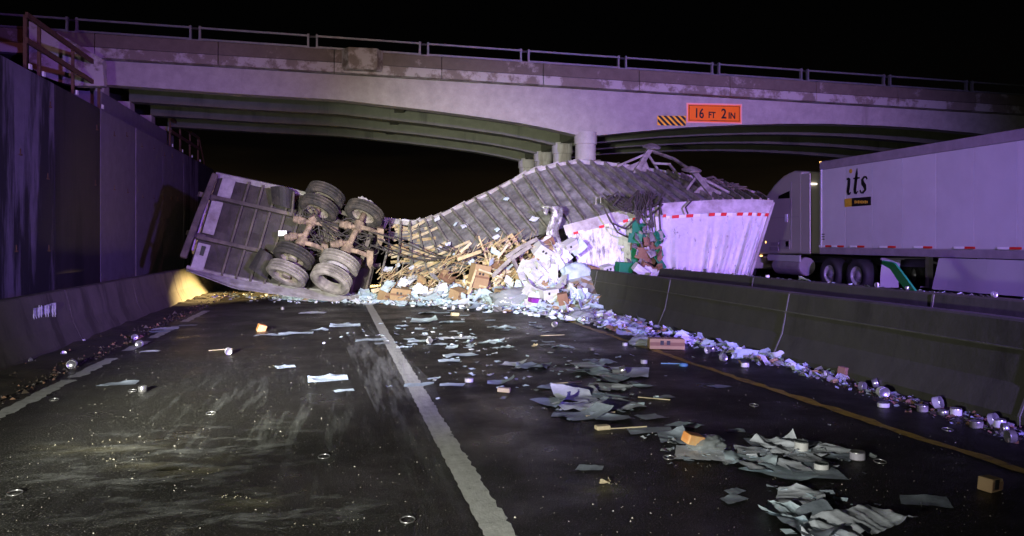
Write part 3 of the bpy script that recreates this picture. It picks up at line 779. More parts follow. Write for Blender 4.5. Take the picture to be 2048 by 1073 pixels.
# bottom rail band along the edge with the reflective tape
for u0, u1 in ((5.84, 7.2), (7.24, 10.98)):
    mb = MB(); mb.grid(lambda a, b: W(lerp(u0, u1, a), lerp(-.02, .115, b), .045), 30, 2); mb.build('bottom_rail', 'rail_aluminium', TR, solid=.02)
def tape(u, du, k):
    mb = MB(); mb.grid(lambda a, b: W(lerp(u, u + du, a), lerp(.118, .150, b) if u > 7.9 else lerp(.10, .132, b), .068), 2, 1); mb.build('reflective_tape', 'red_tape' if k % 2 == 0 else 'white_tape', TR, solid=.003)
for u0, sq in ((6.02, 2), (6.45, 2), (6.85, 3), (7.9, 2), (8.12, 4), (8.95, 4), (9.72, 4), (10.45, 1), (10.8, 1)):
    du = .085 if u0 < 8 else (.16 if u0 < 9.5 else .17)
    for k in range(sq): tape(u0 + k * du * 1.0, du * .97, k)

# landing gear
def leg(base, foot_, near):
    n = (foot_ - base).normalized()
    MB().bar([base - n * .1, foot_], .15, .15, (0, 1, 0)).build('landing_leg', 'member_steel', TR, bevel=.01)
    mb = MB(); mb.lathe([(.02, .1), (.16, .06), (.27, .0), (.25, -.04), (.02, -.03)], 12, Matrix.Rotation(R(14), 3, 'X'), foot_); mb.build('foot_pad', 'member_steel', TR)
l1b, l1f = P(8.25, .12, .02), None
l1f = at(1303, 294, l1b.y - .15)
l2b = P(9.28, .74, .02); l2f = at(1383, 340, l2b.y - .1)
leg(l1b, l1f, 0); leg(l2b, l2f, 1)
for (bq, fq, s0, s1) in ((l1b, l1f, -.5, .42), (l2b, l2f, -.5, .42)):
    d = (P(8.8, .4) - P(8.4, .4)).normalized(); up = (fq - bq).normalized()
    mb = MB(); mb.prism([bq + d * s0, bq + d * s1, bq + d * .10 + up * .34, bq - d * .10 + up * .30], (0, .03, 0)); mb.build('gusset_plate', 'member_steel', TR)
    for sd in (s0 * 1.25, s1 * 1.35):
        MB().bar([fq - up * .22, bq + d * sd + up * .1], .06, .05, (0, 1, 0)).build('leg_brace', 'member_steel', TR)
MB().bar([l1f - V((0, 0, .12)), at(1347, 318, 19.9), l2f + V((.0, 0, -.03))], .07, .06, (0, 1, 0)).build('cross_brace', 'member_steel', TR)
MB().bar([at(1306, 327, 20.3), at(1342, 329, 20.1)], .06, .06, (0, 1, 0)).build('cross_brace', 'member_steel', TR)
MB().bar([at(1338, 328, 20.1), at(1360, 356, 19.8)], .06, .06, (0, 1, 0)).build('cross_brace', 'member_steel', TR)
# torn scraps along the far edge of the nose
for k in range(26):
    q = at(random.uniform(1405, 1490), 0, 20.2); px = random.uniform(1405, 1485); py = lerp(362, 384, (px - 1405) / 80) + random.uniform(-8, 4)
    q = at(px, py, 20.0 + random.uniform(-.4, .3)); mb = MB()
    mb.bar([q, q + V((random.uniform(.1, .35), random.uniform(-.1, .1), random.uniform(-.12, .06))), q + V((random.uniform(.3, .55), 0, random.uniform(-.2, .02)))], random.uniform(.03, .08), .012, (0, -1, 1)); mb.build('metal_scrap', 'grimy_steel', TR)

# wheels and axles
def wheel(c, ax, rr=.50, wd=.26, mat='rubber', face=True, rimless=False, outer=1):
    """tyre about axis ax; outer face on the +ax side"""
    M = ax.to_track_quat('Z', 'Y').to_matrix(); h = wd / 2
    root = bpy.data.objects.new('wheel', None); COL.objects.link(root); root.location = c; root.parent = TR; root.matrix_parent_inverse = Matrix.Translation(-V(TR.location)); root.empty_display_size = .2
    pr = [(.29, -h + .03), (.33, -h), (rr - .09, -h - .012), (rr - .025, -h + .03)]
    g = [-h + .05, -h + .085, -h + .095, -.035, -.025, .025, .035, h - .095, h - .085, h - .05]
    for i, z in enumerate(g): pr.append((rr if i in (0, 1, 4, 5, 8, 9) or i in (2, 3, 6, 7) else rr, z))
    pr = pr[:4]
    for z0, z1_ in ((-h + .03, -h + .062), (-h + .088, -.042), (-.018, .018), (.042, h - .088), (h - .062, h - .03)):
        pr += [(rr - .035, z0 - .002), (rr, z0), (rr, z1_), (rr - .035, z1_ + .002)]
    pr += [(rr - .025, h - .03), (rr - .09, h + .012), (.33, h), (.29, h - .03)]
    if rimless: pr += [(.27, 0), (.29, -h + .03)]
    def put(mb, name, mat_):
        o = mb.build(name, mat_, smooth=False); o.parent = root; o.matrix_parent_inverse = Matrix.Translation(-V(c)); return o
    put(MB().lathe(pr, 36, M, c), 'tyre', mat)
    if not rimless:
        put(MB().lathe([(.30, h - .03), (.285, h - .05), (.275, h - .16), (.20, h - .19), (.15, h - .15), (.11, h - .13), (.11, h - .02), (.001, h - .01)], 28, M, c), 'rim', 'rim_dusty')
        put(MB().lathe([(.30, -h + .03), (.28, -h + .05), (.27, -.02), (.20, -.0), (.1, -.02), (.001, -.02)], 28, M, c), 'rim', 'rim_dusty')
        for k in range(10):
            a = 2 * math.pi * k / 10; q = c + M @ V((.17 * math.cos(a), .17 * math.sin(a), h - .155)); mb = MB(); mb.lathe([(.016, 0), (.016, .03), (.001, .03)], 6, M, q); put(mb, 'wheel_nut', 'grimy_steel')
    return root
def axle_set(up_out, up_in, lo_in, lo_out, single_top, loose):
    ax = (lo_in - up_in).normalized()
    if not single_top: wheel(up_out, -ax, mat='rubber')
    wheel(up_in, -ax, mat='rubber')
    wheel(lo_in, ax, mat='rubber_dusty' if loose else 'rubber')
    if loose:
        wheel(lo_out, (ax + V((-.05, -.20, -.05))).normalized(), mat='rubber_dusty', rimless=True)
        M = ax.to_track_quat('Z', 'Y').to_matrix(); mb = MB(); mb.lathe([(.31, .13), (.31, .2), (.29, .205), (.27, .15), (.17, .13), (.13, .16), (.001, .16)], 28, M, lo_in); mb.build('bare_rim', 'rail_aluminium', TR)
        for k in range(10):
            a = 2 * math.pi * k / 10; q = lo_in + M @ V((.22 * math.cos(a), .22 * math.sin(a), .135)); MB().lathe([(.03, 0), (.03, .012), (.001, .012)], 10, M, q).build('rim_hole', 'truck_black', TR)
    else: wheel(lo_out, ax, mat='rubber_dusty')
    MB().tube([up_in, lo_in], .075, 16).build('axle', 'axle_dust', TR, smooth=True)
    d = ax; side = V((1, 0, -.35)).normalized(); back = V((0, 1, .15)).normalized()
    for q, sg_ in ((up_in + d * .42, 1), (lo_in - d * .42, -1)):
        # clamp, trailing arm, hanger bracket, brake chamber, air spring
        MB().tube([q - d * .12, q + d * .12], .125, 12).build('axle_clamp', 'axle_dust', TR)
        MB().bar([q, q + side * .25 - V((0, .05, -.03)), q + side * .50 + back * .12, q + side * .62 + back * .3], .11, .13, (0, 1, 0)).build('trailing_arm', 'axle_dust', TR, bevel=.02)
        mb = MB(); b0 = q + side * .58 + back * .02
        mb.prism([b0 + V((-.07, 0, .16)), b0 + V((.1, 0, .13)), b0 + V((.09, .0, -.16)), b0 + V((.02, 0, -.32)), b0 + V((-.06, 0, -.2))], back * .4); hb = mb.build('hanger_bracket', 'axle_dust', TR, bevel=.01)
        for kz in (.07, -.06, -.18):
            MB().lathe([(.001, -.008), (.04, -.008), (.04, .004)], 12, V((0, -1, 0)).to_track_quat('Z', 'Y').to_matrix(), b0 + V((.01, -.002, kz))).build('bracket_hole', 'truck_black', TR)
        c = q - side * .28 - back * .05 + d * .06 * sg_
        MB().lathe([(.001, -.16), (.07, -.16), (.085, -.12), (.085, -.04), (.105, -.03), (.105, .03), (.09, .05), (.085, .13), (.05, .16), (.03, .3), (.001, .3)], 18, (side + V((0, 0, .35)) + d * .2 * sg_).normalized().to_track_quat('Z', 'Y').to_matrix(), c).build('brake_chamber', 'axle_dust', TR, smooth=False)
        c = q - side * .05 + back * .38
        MB().lathe([(.001, -.16), (.12, -.16), (.15, -.1), (.12, -.02), (.15, .05), (.12, .13), (.12, .2), (.001, .2)], 18, back.to_track_quat('Z', 'Y').to_matrix(), c).build('air_spring', 'rubber', TR)
        MB().bar([q + back * .05 + side * .1, q + back * .55 + side * .35 + d * .2 * sg_], .04, .04, (0, 0, 1)).build('shock_absorber', 'grimy_steel', TR)
axle_set(at(651, 392, 20.25), at(638, 417, 20.05), at(588, 513, 19.45), at(575, 547, 19.2), False, False)
axle_set(None, at(729, 427, 19.9), at(680, 527, 19.25), at(663, 559, 18.9), True, True)
for px0, py0, px1, py1, Y in ((612, 400, 740, 445, 20.55), (585, 478, 720, 520, 20.2), (632, 470, 622, 515, 20.4), (655, 430, 640, 505, 20.4), (745, 455, 720, 530, 20.2)):
    MB().bar([at(px0, py0, Y), at(px1, py1, Y - .1)], .1, .13, (0, 1, 0)).build('subframe_beam', 'grimy_steel', TR)
MB().lathe([(.001, -.55), (.14, -.55), (.17, -.5), (.17, .5), (.14, .55), (.001, .55)], 18, V((.25, 0, 1)).normalized().to_track_quat('Z', 'Y').to_matrix(), at(662, 480, 20.3)).build('air_tank', 'grimy_steel', TR)
random.seed(21)
def sagging(pts, r, name='air_hose', mat='hose_black', parent=TR, n=5):
    out = []
    pts = [V(q) for q in pts]; m_ = len(pts) - 1
    for i in range(m_):
        for k in range(n): out.append(cat(pts, i + k / n))
    out.append(pts[-1]); return MB().tube(out, r, 6).build(name, mat, parent)
for k in range(22):
    a = (random.uniform(590, 650), random.uniform(415, 515)); b = (random.uniform(640, 750), random.uniform(440, 530)); mid = ((a[0] + b[0]) / 2 + random.uniform(-20, 20), (a[1] + b[1]) / 2 + random.uniform(-22, 30))
    sagging([at(*a, 19.95), at(*mid, 19.6 + random.uniform(-.1, .3)), at(*b, 19.8)], random.uniform(.010, .02))
for cc in ((612, 425), (690, 447), (585, 484), (668, 490), (722, 470), (745, 500)):       # coiled loops by the brakes
    pts = [at(cc[0] + 13 * math.cos(a_ * .62) + a_, cc[1] + 10 * math.sin(a_ * .62), 19.55 + .02 * a_) for a_ in range(13)]
    MB().tube(pts, .013, 6).build('air_hose', 'hose_black', TR)
# long hoses trailing to the right across the torn floor
for pts in ([(745, 465), (790, 478), (840, 500), (880, 515), (920, 512), (960, 500)], [(755, 478), (800, 498), (850, 515), (900, 517), (905, 500), (880, 488)], [(740, 490), (780, 505), (830, 520), (875, 520)], [(868, 492), (895, 503), (935, 506), (985, 502)], [(1015, 490), (1040, 487), (1075, 478), (1100, 460)]):
    sagging([at(x, y, 19.35 - (x - 745) * .0006) for x, y in pts], .022)
# mud flaps
MB().grid(lambda a, b: at(lerp(541, 589, a) + 4 * b * (1 - a), lerp(374 + 8 * a, 408 + 12 * a, b) - 5 * math.sin(a * 3.1) * (1 - b), 20.4 - .15 * math.sin(a * 3)), 8, 6).build('mud_flap', 'mudflap', TR, solid=.015)
MB().bar([at(588, 384, 20.2), at(584, 432, 20.1)], .04, .04).build('flap_bracket', 'grimy_steel', TR)
MB().grid(lambda a, b: at(lerp(lerp(521, 497, b), lerp(546, 534, b), a), lerp(lerp(496, 536, b), lerp(512, 560, b), a), 19.9 - .1 * math.sin(a * 3)), 6, 6).build('mud_flap', 'mudflap', TR, solid=.015)
# rag of metal on top of the rear upper tyre
MB().grid(lambda a, b: at(lerp(716, 757, a), lerp(394 + 22 * a * a, 404 + 18 * a, b) + 4 * noise.noise(V((a * 7, b * 5, 0))), 19.8 - .1 * b), 10, 5).build('torn_guard', 'rail_aluminium', TR, solid=.02)

# broken floor planks lying along the torn middle
random.seed(5)
for k in range(64):
    t_ = random.uniform(.12, 1.0); u0 = random.uniform(1.95, 2.9) + t_ * .4; ln = random.uniform(.35, 1.3)
    if k > 44: u0 = random.uniform(2.0, 2.5); t_ = random.uniform(.0, .5); ln = random.uniform(.3, .7)
    t2 = t_ + random.uniform(-.10, .06); off = random.uniform(.0, .06) - (.12 if u0 < 2.6 else 0)
    a, b = P(u0, t_, off), P(min(u0 + ln, 4.4), t2, off + random.uniform(-.02, .06))
    MB().bar([a, a.lerp(b, .5) + V((0, 0, random.uniform(-.02, .03))), b], random.uniform(.035, .09), .025, NR(2.8, .5)).build('floor_plank', random.choice(('plank_yellow', 'plank_pale', 'plank_yellow', 'floor_dark')), TR)
# curled strip of torn skin standing up beside the white side wall
def curl(a, b):
    pth = [(1092, 428), (1090, 414), (1104, 410), (1115, 418), (1112, 440), (1104, 462), (1110, 490), (1128, 512), (1142, 545)]
    wdt = [6, 20, 26, 26, 24, 24, 30, 28, 20]
    i = a * 8; k = min(7, int(i)); f_ = i - k; x = lerp(pth[k][0], pth[k + 1][0], f_); y = lerp(pth[k][1], pth[k + 1][1], f_); w_ = lerp(wdt[k], wdt[k + 1], f_)
    return at(x + w_ * (b - .5), y + 3 * math.sin(b * 3), 18.6 - .08 * math.sin(b * 3.1) + .12 * noise.noise(V((a * 9, b * 4, 0))) + (.3 if a < .2 else 0))
MB().grid(curl, 34, 6).build('torn_skin', 'torn_metal', TR, smooth=True, solid=.008)
# tangle of harness wires and straps hanging over the rail
random.seed(31)
for k in range(34):
    x0 = random.uniform(1205, 1300); y0 = random.uniform(388, 405); x1 = random.uniform(1265, 1328); y1 = random.uniform(380, 410)
    xm = (x0 + x1) / 2; ym = max(y0, y1) + random.uniform(4, 26)
    sagging([at(x0, y0, 18.75), at(xm, ym, 18.45), at(x1, y1, 18.55)], random.uniform(.012, .026), 'harness_wire')
for k in range(16):
    x0 = random.uniform(1268, 1325); y0 = random.uniform(380, 402); ln = random.uniform(30, 75)
    sagging([at(x0, y0, 18.5), at(x0 + random.uniform(-8, 8), y0 + ln * .5, 18.3), at(x0 + random.uniform(-10, 10), y0 + ln, 18.3)], random.uniform(.012, .028), 'harness_wire')
for pts in ([(1205, 410), (1222, 445), (1250, 458), (1270, 440), (1285, 425)], [(1212, 425), (1235, 465), (1262, 478)], [(1278, 425), (1290, 446), (1305, 455), (1302, 425)], [(1298, 440), (1300, 470), (1308, 488)], [(1300, 445), (1306, 465), (1304, 485)], [(1213, 400), (1236, 384), (1240, 395), (1225, 412)], [(1385, 400), (1371, 415), (1376, 428)]):
    sagging([at(x, y, 18.25) for x, y in pts], .022, 'harness_wire')
for c_ in ((1196, 402), (1234, 393)):
    q = at(*c_, 18.9); MB().tube([q + V((-.06, 0, -.1)), q + V((-.05, 0, .08)), q + V((.06, 0, .1)), q + V((.07, 0, -.06))], .014, 6).build('strap_hook', 'rail_aluminium', TR)

# ================================================================== THE PASSING TRUCK
TX = 14.85
def tp(px, py): return onX(px, py, TX)
tf = tp(1641, 400).y; tr_ = tf - 16.0
tt = tp(1641, 325).z; tb = 1.13
TL = thing('box_trailer', 'white box trailer lettered its passing on the far carriageway', 'trailer', (TX + 1.3, tf - 8, 0))
MB().box((TX + 1.32, tf - 8, (tt + tb) / 2), (2.58, 15.98, tt - tb - .02)).build('box_body', 'truck_white', TL, bevel=.03)
zt0 = tt - .26
yq = tf - .03; k = 0
while yq > tr_ + .5:
    wd = 1.22; MB().box((TX + .014, yq - wd / 2, (tb + .22 + zt0) / 2), (.02, wd - .012, zt0 - tb - .22)).build('side_panel', 'truck_panel' if k % 3 else 'truck_bright', TL); yq -= wd; k += 1
MB().box((TX, tf - 8, (zt0 + tt) / 2 + .01), (.06, 16.02, tt - zt0)).build('top_rail', 'truck_rail', TL, bevel=.015)
MB().box((TX, tf - 8, tb + .10), (.06, 16.0, .20)).build('bottom_rail', 'truck_rail', TL, bevel=.01)
MB().box((TX + .02, tf - .03, (tt + tb) / 2), (.09, .09, tt - tb)).build('corner_post', 'truck_white', TL, bevel=.02)
for px in (1646, 1670, 1710, 1771, 1842, 1925, 2015):
    for s0, mt in ((-.17, 'white_tape'), (.17, 'red_tape')):
        y = tp(px + 6, 500).y; MB().box((TX - .034, y - s0, tb + .25), (.006, .32, .055)).build('reflective_tape', mt, TL)
for py in (469, 474, 479):
    q = tp(1646, py); MB().box((TX - .004, q.y, q.z), (.012, .16, .03)).build('lettering', 'sign_black', TL)
q = tp(1639, 324); MB().box((TX + .03, tf + .04, q.z - .02), (.06, .03, .05)).build('marker_lamp', 'amber_lamp', TL)
sk0 = tp(1860, 560).y
MB().grid(lambda a, b: V((TX + .06 + .02 * math.sin(a * 20), lerp(sk0 - .25 * (1 - b), sk0 - 7, a), lerp(tb - .02, .29, b))), 30, 4).build('side_skirt', 'truck_white', TL, solid=.02)
for y in (sk0 + .55, ):
    for x in (TX + .45, TX + 2.1):
        MB().box((x, y, .75), (.13, .13, .85)).build('landing_leg', 'truck_rail', TL); MB().box((x, y, .31), (.3, .3, .04)).build('foot_pad', 'truck_rail', TL)
    MB().bar([(TX + .45, y, 1.0), (TX + 2.1, y, .6)], .05, .05).build('leg_brace', 'truck_rail', TL)
# the letters on the side: slanted serif, drawn as strokes
u0 = tp(1693, 395); uh = tp(1693, 357).z - tp(1693, 391).z
def LT(x, y): return V((TX - .006, u0.y - (x + .18 * y) * uh * .98, tp(1693, 391).z + y * uh))
def stroke(pts, name='lettering', mat='sign_black'):
    mb = MB(); n = len(pts); vs = []
    for i, (x, y, w_) in enumerate(pts):
        a = pts[max(i - 1, 0)]; b = pts[min(i + 1, n - 1)]; dx, dy = b[0] - a[0], b[1] - a[1]; l_ = math.hypot(dx, dy) or 1
        nx, ny = -dy / l_, dx / l_; vs += [LT(x + nx * w_ / 2, y + ny * w_ / 2), LT(x - nx * w_ / 2, y - ny * w_ / 2)]
    mb.add(vs, [(2 * i, 2 * i + 1, 2 * i + 3, 2 * i + 2) for i in range(n - 1)]); return mb.build(name, mat, TL, solid=.004)
stroke([(-.14, .92, .10), (.0, .96, .14), (.10, .9, .24), (.12, .6, .25), (.12, .2, .25), (.18, .08, .2), (.30, .06, .12), (.40, .16, .06)])
MB().lathe([(.001, 0), (.135 * uh, 0), (.135 * uh, .006), (.001, .006)], 20, V((-1, 0, 0)).to_track_quat('Z', 'Y').to_matrix(), LT(.18, 1.38)).build('letter_dot', 'logo_yellow', TL)
stroke([(.72, 1.5, .05), (.74, 1.2, .2), (.74, .9, .25), (.74, .3, .25), (.80, .1, .2), (.92, .06, .12), (1.04, .18, .06)]); stroke([(.48, .93, .09), (.8, .93, .1), (1.06, .93, .09)])
stroke([(1.72, .80, .10), (1.62, .94, .10), (1.44, .94, .14), (1.30, .80, .2), (1.40, .60, .25), (1.60, .42, .25), (1.68, .22, .2), (1.52, .06, .14), (1.34, .06, .10), (1.22, .22, .10)])
a = tp(1690, 398); b = tp(1742, 411)
MB().box((TX - .004, (a.y + tp(1704, 400).y) / 2, (a.z + b.z) / 2), (.012, abs(a.y - tp(1704, 400).y), a.z - b.z)).build('logo_block', 'logo_yellow', TL)
MB().box((TX - .004, (tp(1704, 400).y + b.y) / 2, (a.z + b.z) / 2), (.014, abs(b.y - tp(1704, 400).y), a.z - b.z)).build('logo_block', 'sign_black', TL)
for k in range(8):
    q = tp(1711 + k * 3.4, 404.5); MB().box((TX - .013, q.y, q.z), (.004, .05, .07 if k % 2 else .09)).build('lettering', 'logo_yellow', TL)
# tractor
TT = thing('truck_tractor', 'white sleeper cab tractor pulling the lettered box trailer', 'truck', (TX + 1.3, tf + 3, 0))
cb = onX(1602, 400, TX).y
prof = [(cb, 1.12), (cb, 3.86), (cb + .5, 3.93), (cb + 1.1, 3.82), (cb + 1.7, 3.55), (cb + 2.2, 3.22), (cb + 2.75, 2.72), (cb + 3.1, 2.15), (cb + 4.9, 1.85), (cb + 5.2, 1.5), (cb + 5.25, .55), (cb + 3.2, .5), (cb + 3.1, 1.05)]
MB().prism([V((TX + .03, y, z)) for y, z in prof], (2.45, 0, 0)).build('cab', 'cab_paint', TT, bevel=.07)
MB().box((TX + .05, cb - .22, 2.45), (.05, .48, 2.65)).build('side_extender', 'cab_paint', TT, bevel=.02)
MB().box((TX + 2.5, cb - .22, 2.45), (.05, .48, 2.65)).build('side_extender', 'cab_paint', TT, bevel=.02)
w_ = [onX(px, py, TX) for px, py in ((1555, 398), (1556, 392), (1578, 382), (1578, 397))]
MB().prism([q + V((.022, 0, 0)) for q in w_], (.02, 0, 0)).build('side_window', 'dark_glass', TT)
for (px0, py0, px1, py1, mt) in ((1569, 429, 1574, 444, 'white_tape'), (1541, 485, 1556, 492, 'truck_rail'), (1558, 480, 1578, 498, 'truck_rail'), (1571, 483, 1577, 494, 'truck_black'), (1539, 494, 1556, 502, 'truck_rail')):
    a, b = onX(px0, py0, TX), onX(px1, py1, TX); MB().box((TX + .02, (a.y + b.y) / 2, (a.z + b.z) / 2), (.03, abs(a.y - b.y), abs(a.z - b.z))).build('step_vent' if mt != 'white_tape' else 'door_handle', mt, TT)
MB().box((TX + .02, cb + .62, 2.4), (.012, .012, 2.3)).build('door_seam', 'truck_rail', TT)
MB().box((TX + .02, cb + 1.1, 2.36), (.012, 1.9, .015)).build('door_seam', 'truck_rail', TT)
MB().box((TX + 1.25, cb - .012, 3.25), (.5, .03, .06)).build('work_lamp', 'white_lamp', TT)
MB().box((TX + .36, cb - .03, 3.45), (.42, .03, .05)).build('marker_lamp', 'white_lamp', TT)
MB().box((TX + 1.3, cb - 1.6, .92), (.9, 6.5, .22)).build('chassis', 'truck_black', TT)
MB().lathe([(.001, -.85), (.3, -.85), (.32, -.8), (.32, .8), (.3, .85), (.001, .85)], 20, V((0, 1, 0)).to_track_quat('Z', 'Y').to_matrix(), (TX + .4, cb + 1.1, .68)).build('fuel_tank', 'truck_rail', TT)
MB().box((TX + .1, cb + 1.2, .95), (.05, 2.0, .22)).build('side_fairing', 'truck_white', TT)
MB().box((TX + .05, cb + 2.6, 1.0), (.04, .10, .06)).build('marker_lamp', 'amber_lamp', TT)
MB().box((TX + .05, cb + 2.25, 1.5), (.04, .06, .08)).build('marker_lamp', 'amber_lamp', TT)
def twheel(y, x=TX + .22):
    for xx, sd in ((x, -1), (TX + 2.25, 1)):
        r_ = bpy.data.objects.new('wheel', None); COL.objects.link(r_); r_.location = (xx, y, .5); r_.parent = TT; r_.matrix_parent_inverse = Matrix.Translation(-V(TT.location)); r_.empty_display_size = .2
        M = V((sd, 0, 0)).to_track_quat('Z', 'Y').to_matrix()
        for nm, pr, mt in (('tyre', [(.28, -.3), (.45, -.31), (.5, -.27), (.5, .1), (.45, .14), (.3, .13), (.28, .1)], 'tyre_black'), ('rim', [(.28, .1), (.27, -.02), (.16, -.06), (.15, .06), (.08, .1), (.001, .1)], 'hub_metal')):
            o = MB().lathe(pr, 32, M, (xx, y, .5)).build(nm, mt, smooth=True); o.parent = r_; o.matrix_parent_inverse = Matrix.Translation(-V(r_.location))
twheel(onX(1652, 545, TX).y); twheel(onX(1706, 545, TX).y); twheel(cb + 4.2)
q = onX(1768, 545, TX + .2)
MB().grid(lambda a, b: V((TX + .15 + .6 * a, q.y + .1 * math.sin(b * 2), lerp(1.0, .2, b))), 6, 5).build('mud_flap', 'truck_white', TT, solid=.012)
MB().bar([(TX + .1, q.y, 1.03), (TX + 2.5, q.y, 1.03)], .06, .06).build('flap_bracket', 'truck_rail', TT)

# ================================================================== SPILLED LOAD
TABX = [-1.2, .6, 2.0, 3.4, 4.3, 5.4, 6.3, 7.5, 9.5]
YT = list(zip(TABX, [20.3, 19.5, 18.1, 16.9, 15.7, 15.6, 16.0, 16.6, 17.6]))
YR = list(zip(TABX, [20.9, 20.3, 19.6, 19.0, 18.2, 17.9, 17.9, 18.2, 18.4]))
HR = list(zip(TABX, [.05, .16, .30, .42, .55, .80, .80, .45, .1]))
def HH(x, y):
    a, b, h = interp(YT, x), interp(YR, x), interp(HR, x)
    z = h * sstep((y - a) / (b - a)) if y < b else h * (1 - .8 * sstep((y - b - .5) / 1.2))
    if x < -1.2 or x > 9.5: z = 0
    return z + (.06 * noise.noise(V((x * 2.5, y * 2.5, 0))) * min(1, z * 6))
def hit(px, py):
    d = ray(px, py); o = V((0, 0, H0)); s_ = 12.0 / d.y; last = None
    while s_ * d.y < 23:
        q = o + d * s_
        if q.z <= max(0.004, HH(q.x, q.y)): return q
        s_ += .04
    return None
mb = MB(); mb.grid(lambda a, b: (lambda x, y: V((x, y, HH(x, y) - .02)))(lerp(-1.2, 9.5, a), lerp(15.3, 20.6, b)), 90, 50)
tag(mb.build('debris_heap', 'litter_mix'), 'trampled mass of mixed litter at the foot of the wrecked trailer', 'debris', kind='stuff')

# sheets of paper --------------------------------------------------------
def sheet_mesh(name, w_, h_, n, amp, mat, seed, fold=0, flat=True):
    rnd = random.Random(seed); off = V((rnd.uniform(0, 50), rnd.uniform(0, 50), 0)); fx = rnd.uniform(-.2, .3); fa = rnd.uniform(-.7, .7)
    sk = rnd.uniform(-.25, .25); cut = [rnd.uniform(.8, 1.1) for _ in range(4)]
    def fn(a, b):
        x = (a - .5) * w_ * lerp(cut[0], cut[1], b) + sk * (b - .5) * h_; y = (b - .5) * h_ * lerp(cut[2], cut[3], a)
        q = V((x, y, 0)) / max(w_, .2)
        qa = V((q.x * math.cos(fa) + q.y * math.sin(fa), (q.y * math.cos(fa) - q.x * math.sin(fa)) * .45, 0))
        rdg = max(0, 1 - abs(noise.noise(qa * 1.5 + off)) * 3.6) ** 2; rdg2 = max(0, 1 - abs(noise.noise(qa * 5.5 + off * 1.3)) * 3.5) ** 2
        z = amp * (rdg * .9 + .22 * rdg2 + 1.0 * max(0, noise.noise(q * 1.5 + off * .7)))
        d = (a - .5) * math.cos(fa) + (b - .5) * math.sin(fa) - fx
        if fold and d > 0:
            th = min(1.3, d * fold * 9); rr_ = 1 / (fold * 9); z += rr_ * (1 - math.cos(th)) * w_; x += math.cos(fa) * (rr_ * math.sin(th) - d) * w_; y += math.sin(fa) * (rr_ * math.sin(th) - d) * w_
        ed = max(abs(a - .5), abs(b - .5)) * 2; z += amp * 2.2 * max(0, noise.noise(V((a * 1.6, b * 1.6, 0)) + off)) * ed ** 3
        jg = .014 * noise.noise(V((a * 7, b * 7, 1)) + off) * ed ** 3; x += jg * w_; y += jg * w_
        return V((x, y, max(0, z) + .006))
    return MB().grid(fn, n, n).mesh(name, mat, smooth=True)
PM = {}
for mt in ('paper_blue', 'paper_white', 'paper_grey', 'paper_teal'):
    PM[mt] = [sheet_mesh('paper_sheet', 1, random.uniform(.6, .95), 12, random.choice((.03, .05, .08)), mt, k * 7 + len(mt), random.choice((0, 0, 0, .22))) for k in range(9)]
BIG = [sheet_mesh('crumpled_sheet', 1, .8, 40, .085, mt, 100 + k, 0) for k, mt in enumerate(('paper_white', 'paper_blue', 'paper_white', 'paper_grey', 'paper_white'))]
FLATM = [sheet_mesh('paper_sheet', 1, .75, 10, .03, mt, 200 + k, 0) for k, mt in enumerate(('paper_grey', 'paper_teal', 'paper_blue', 'paper_white', 'paper_blue', 'paper_white', 'paper_grey', 'paper_teal'))]
random.seed(11)
def place(me, name, loc, rot, s, label, cat, group=None):
    o = bpy.data.objects.new(name, me); COL.objects.link(o); o.location = loc; o.rotation_euler = rot; o.scale = (s, s, s) if not hasattr(s, '__len__') else s
    return tag(o, label, cat, group)
def sheet(px, py, wpx, label, kind='paper_blue', group=None, rz=None, big=None, flat=None):
    c = G(px, py); s = wpx / F * (c.y * CS + c.x * SN)
    me = BIG[big] if big is not None else FLATM[flat] if flat is not None else random.choice(PM[kind])
    return place(me, 'crumpled_sheet' if big is not None else 'paper_sheet', c + V((0, 0, .004)), (0, 0, random.uniform(0, 6.28) if rz is None else rz), (s, s * random.uniform(.75, 1.05), s * random.uniform(.45, .9)), label, 'paper', group)
# lone sheets on the left lane
for a in ((240, 769, 66, 'flat grey sheet lying by the left edge line', 'paper_grey', 6, .1), (655, 759, 78, 'pale blue sheet with folded corner alone in the left lane', 'paper_blue', None, .3),
          (688, 783, 42, 'small flat blue sheet below the folded one in the left lane', 'paper_blue', 4, .2), (570, 735, 38, 'small curled blue sheet beside yellow crumbs', 'paper_blue', None, .5),
          (545, 671, 60, 'thin blue strip of paper left of the long one', 'paper_blue', 2, 0), (592, 669, 70, 'long thin blue strip of paper in the left lane', 'paper_blue', 4, .05),
          (640, 661, 34, 'little blue scrap above the long strip', 'paper_blue', None, 0), (690, 652, 60, 'blue sheet behind the scuff left of the centre line', 'paper_blue', None, .2),
          (742, 681, 62, 'blue sheet overlapping the far end of the scuff marks', 'paper_blue', 2, .2), (763, 688, 34, 'grey scrap touching the centre line', 'paper_grey', 0, .4),
          (625, 627, 50, 'thin white strip just in front of the fallen tyres', 'paper_white', 3, 0), (300, 704, 34, 'white tray shaped sheet beside the pair of cans', 'paper_white', 3, .1),
          (228, 672, 26, 'crumpled lilac sheet on the dirt of the left shoulder', 'paper_white', None, .6), (330, 659, 50, 'white strip lying on the shoulder dirt toward the barrier', 'paper_white', 3, .3),
          (375, 652, 42, 'grey sheet on the left edge line near the barrier glow', 'paper_grey', 0, .2), (318, 664, 40, 'pale sheet among dirt below the barrier', 'paper_teal', 7, .5)):
    sheet(a[0], a[1], a[2], a[3], a[4], flat=a[5], rz=a[6])
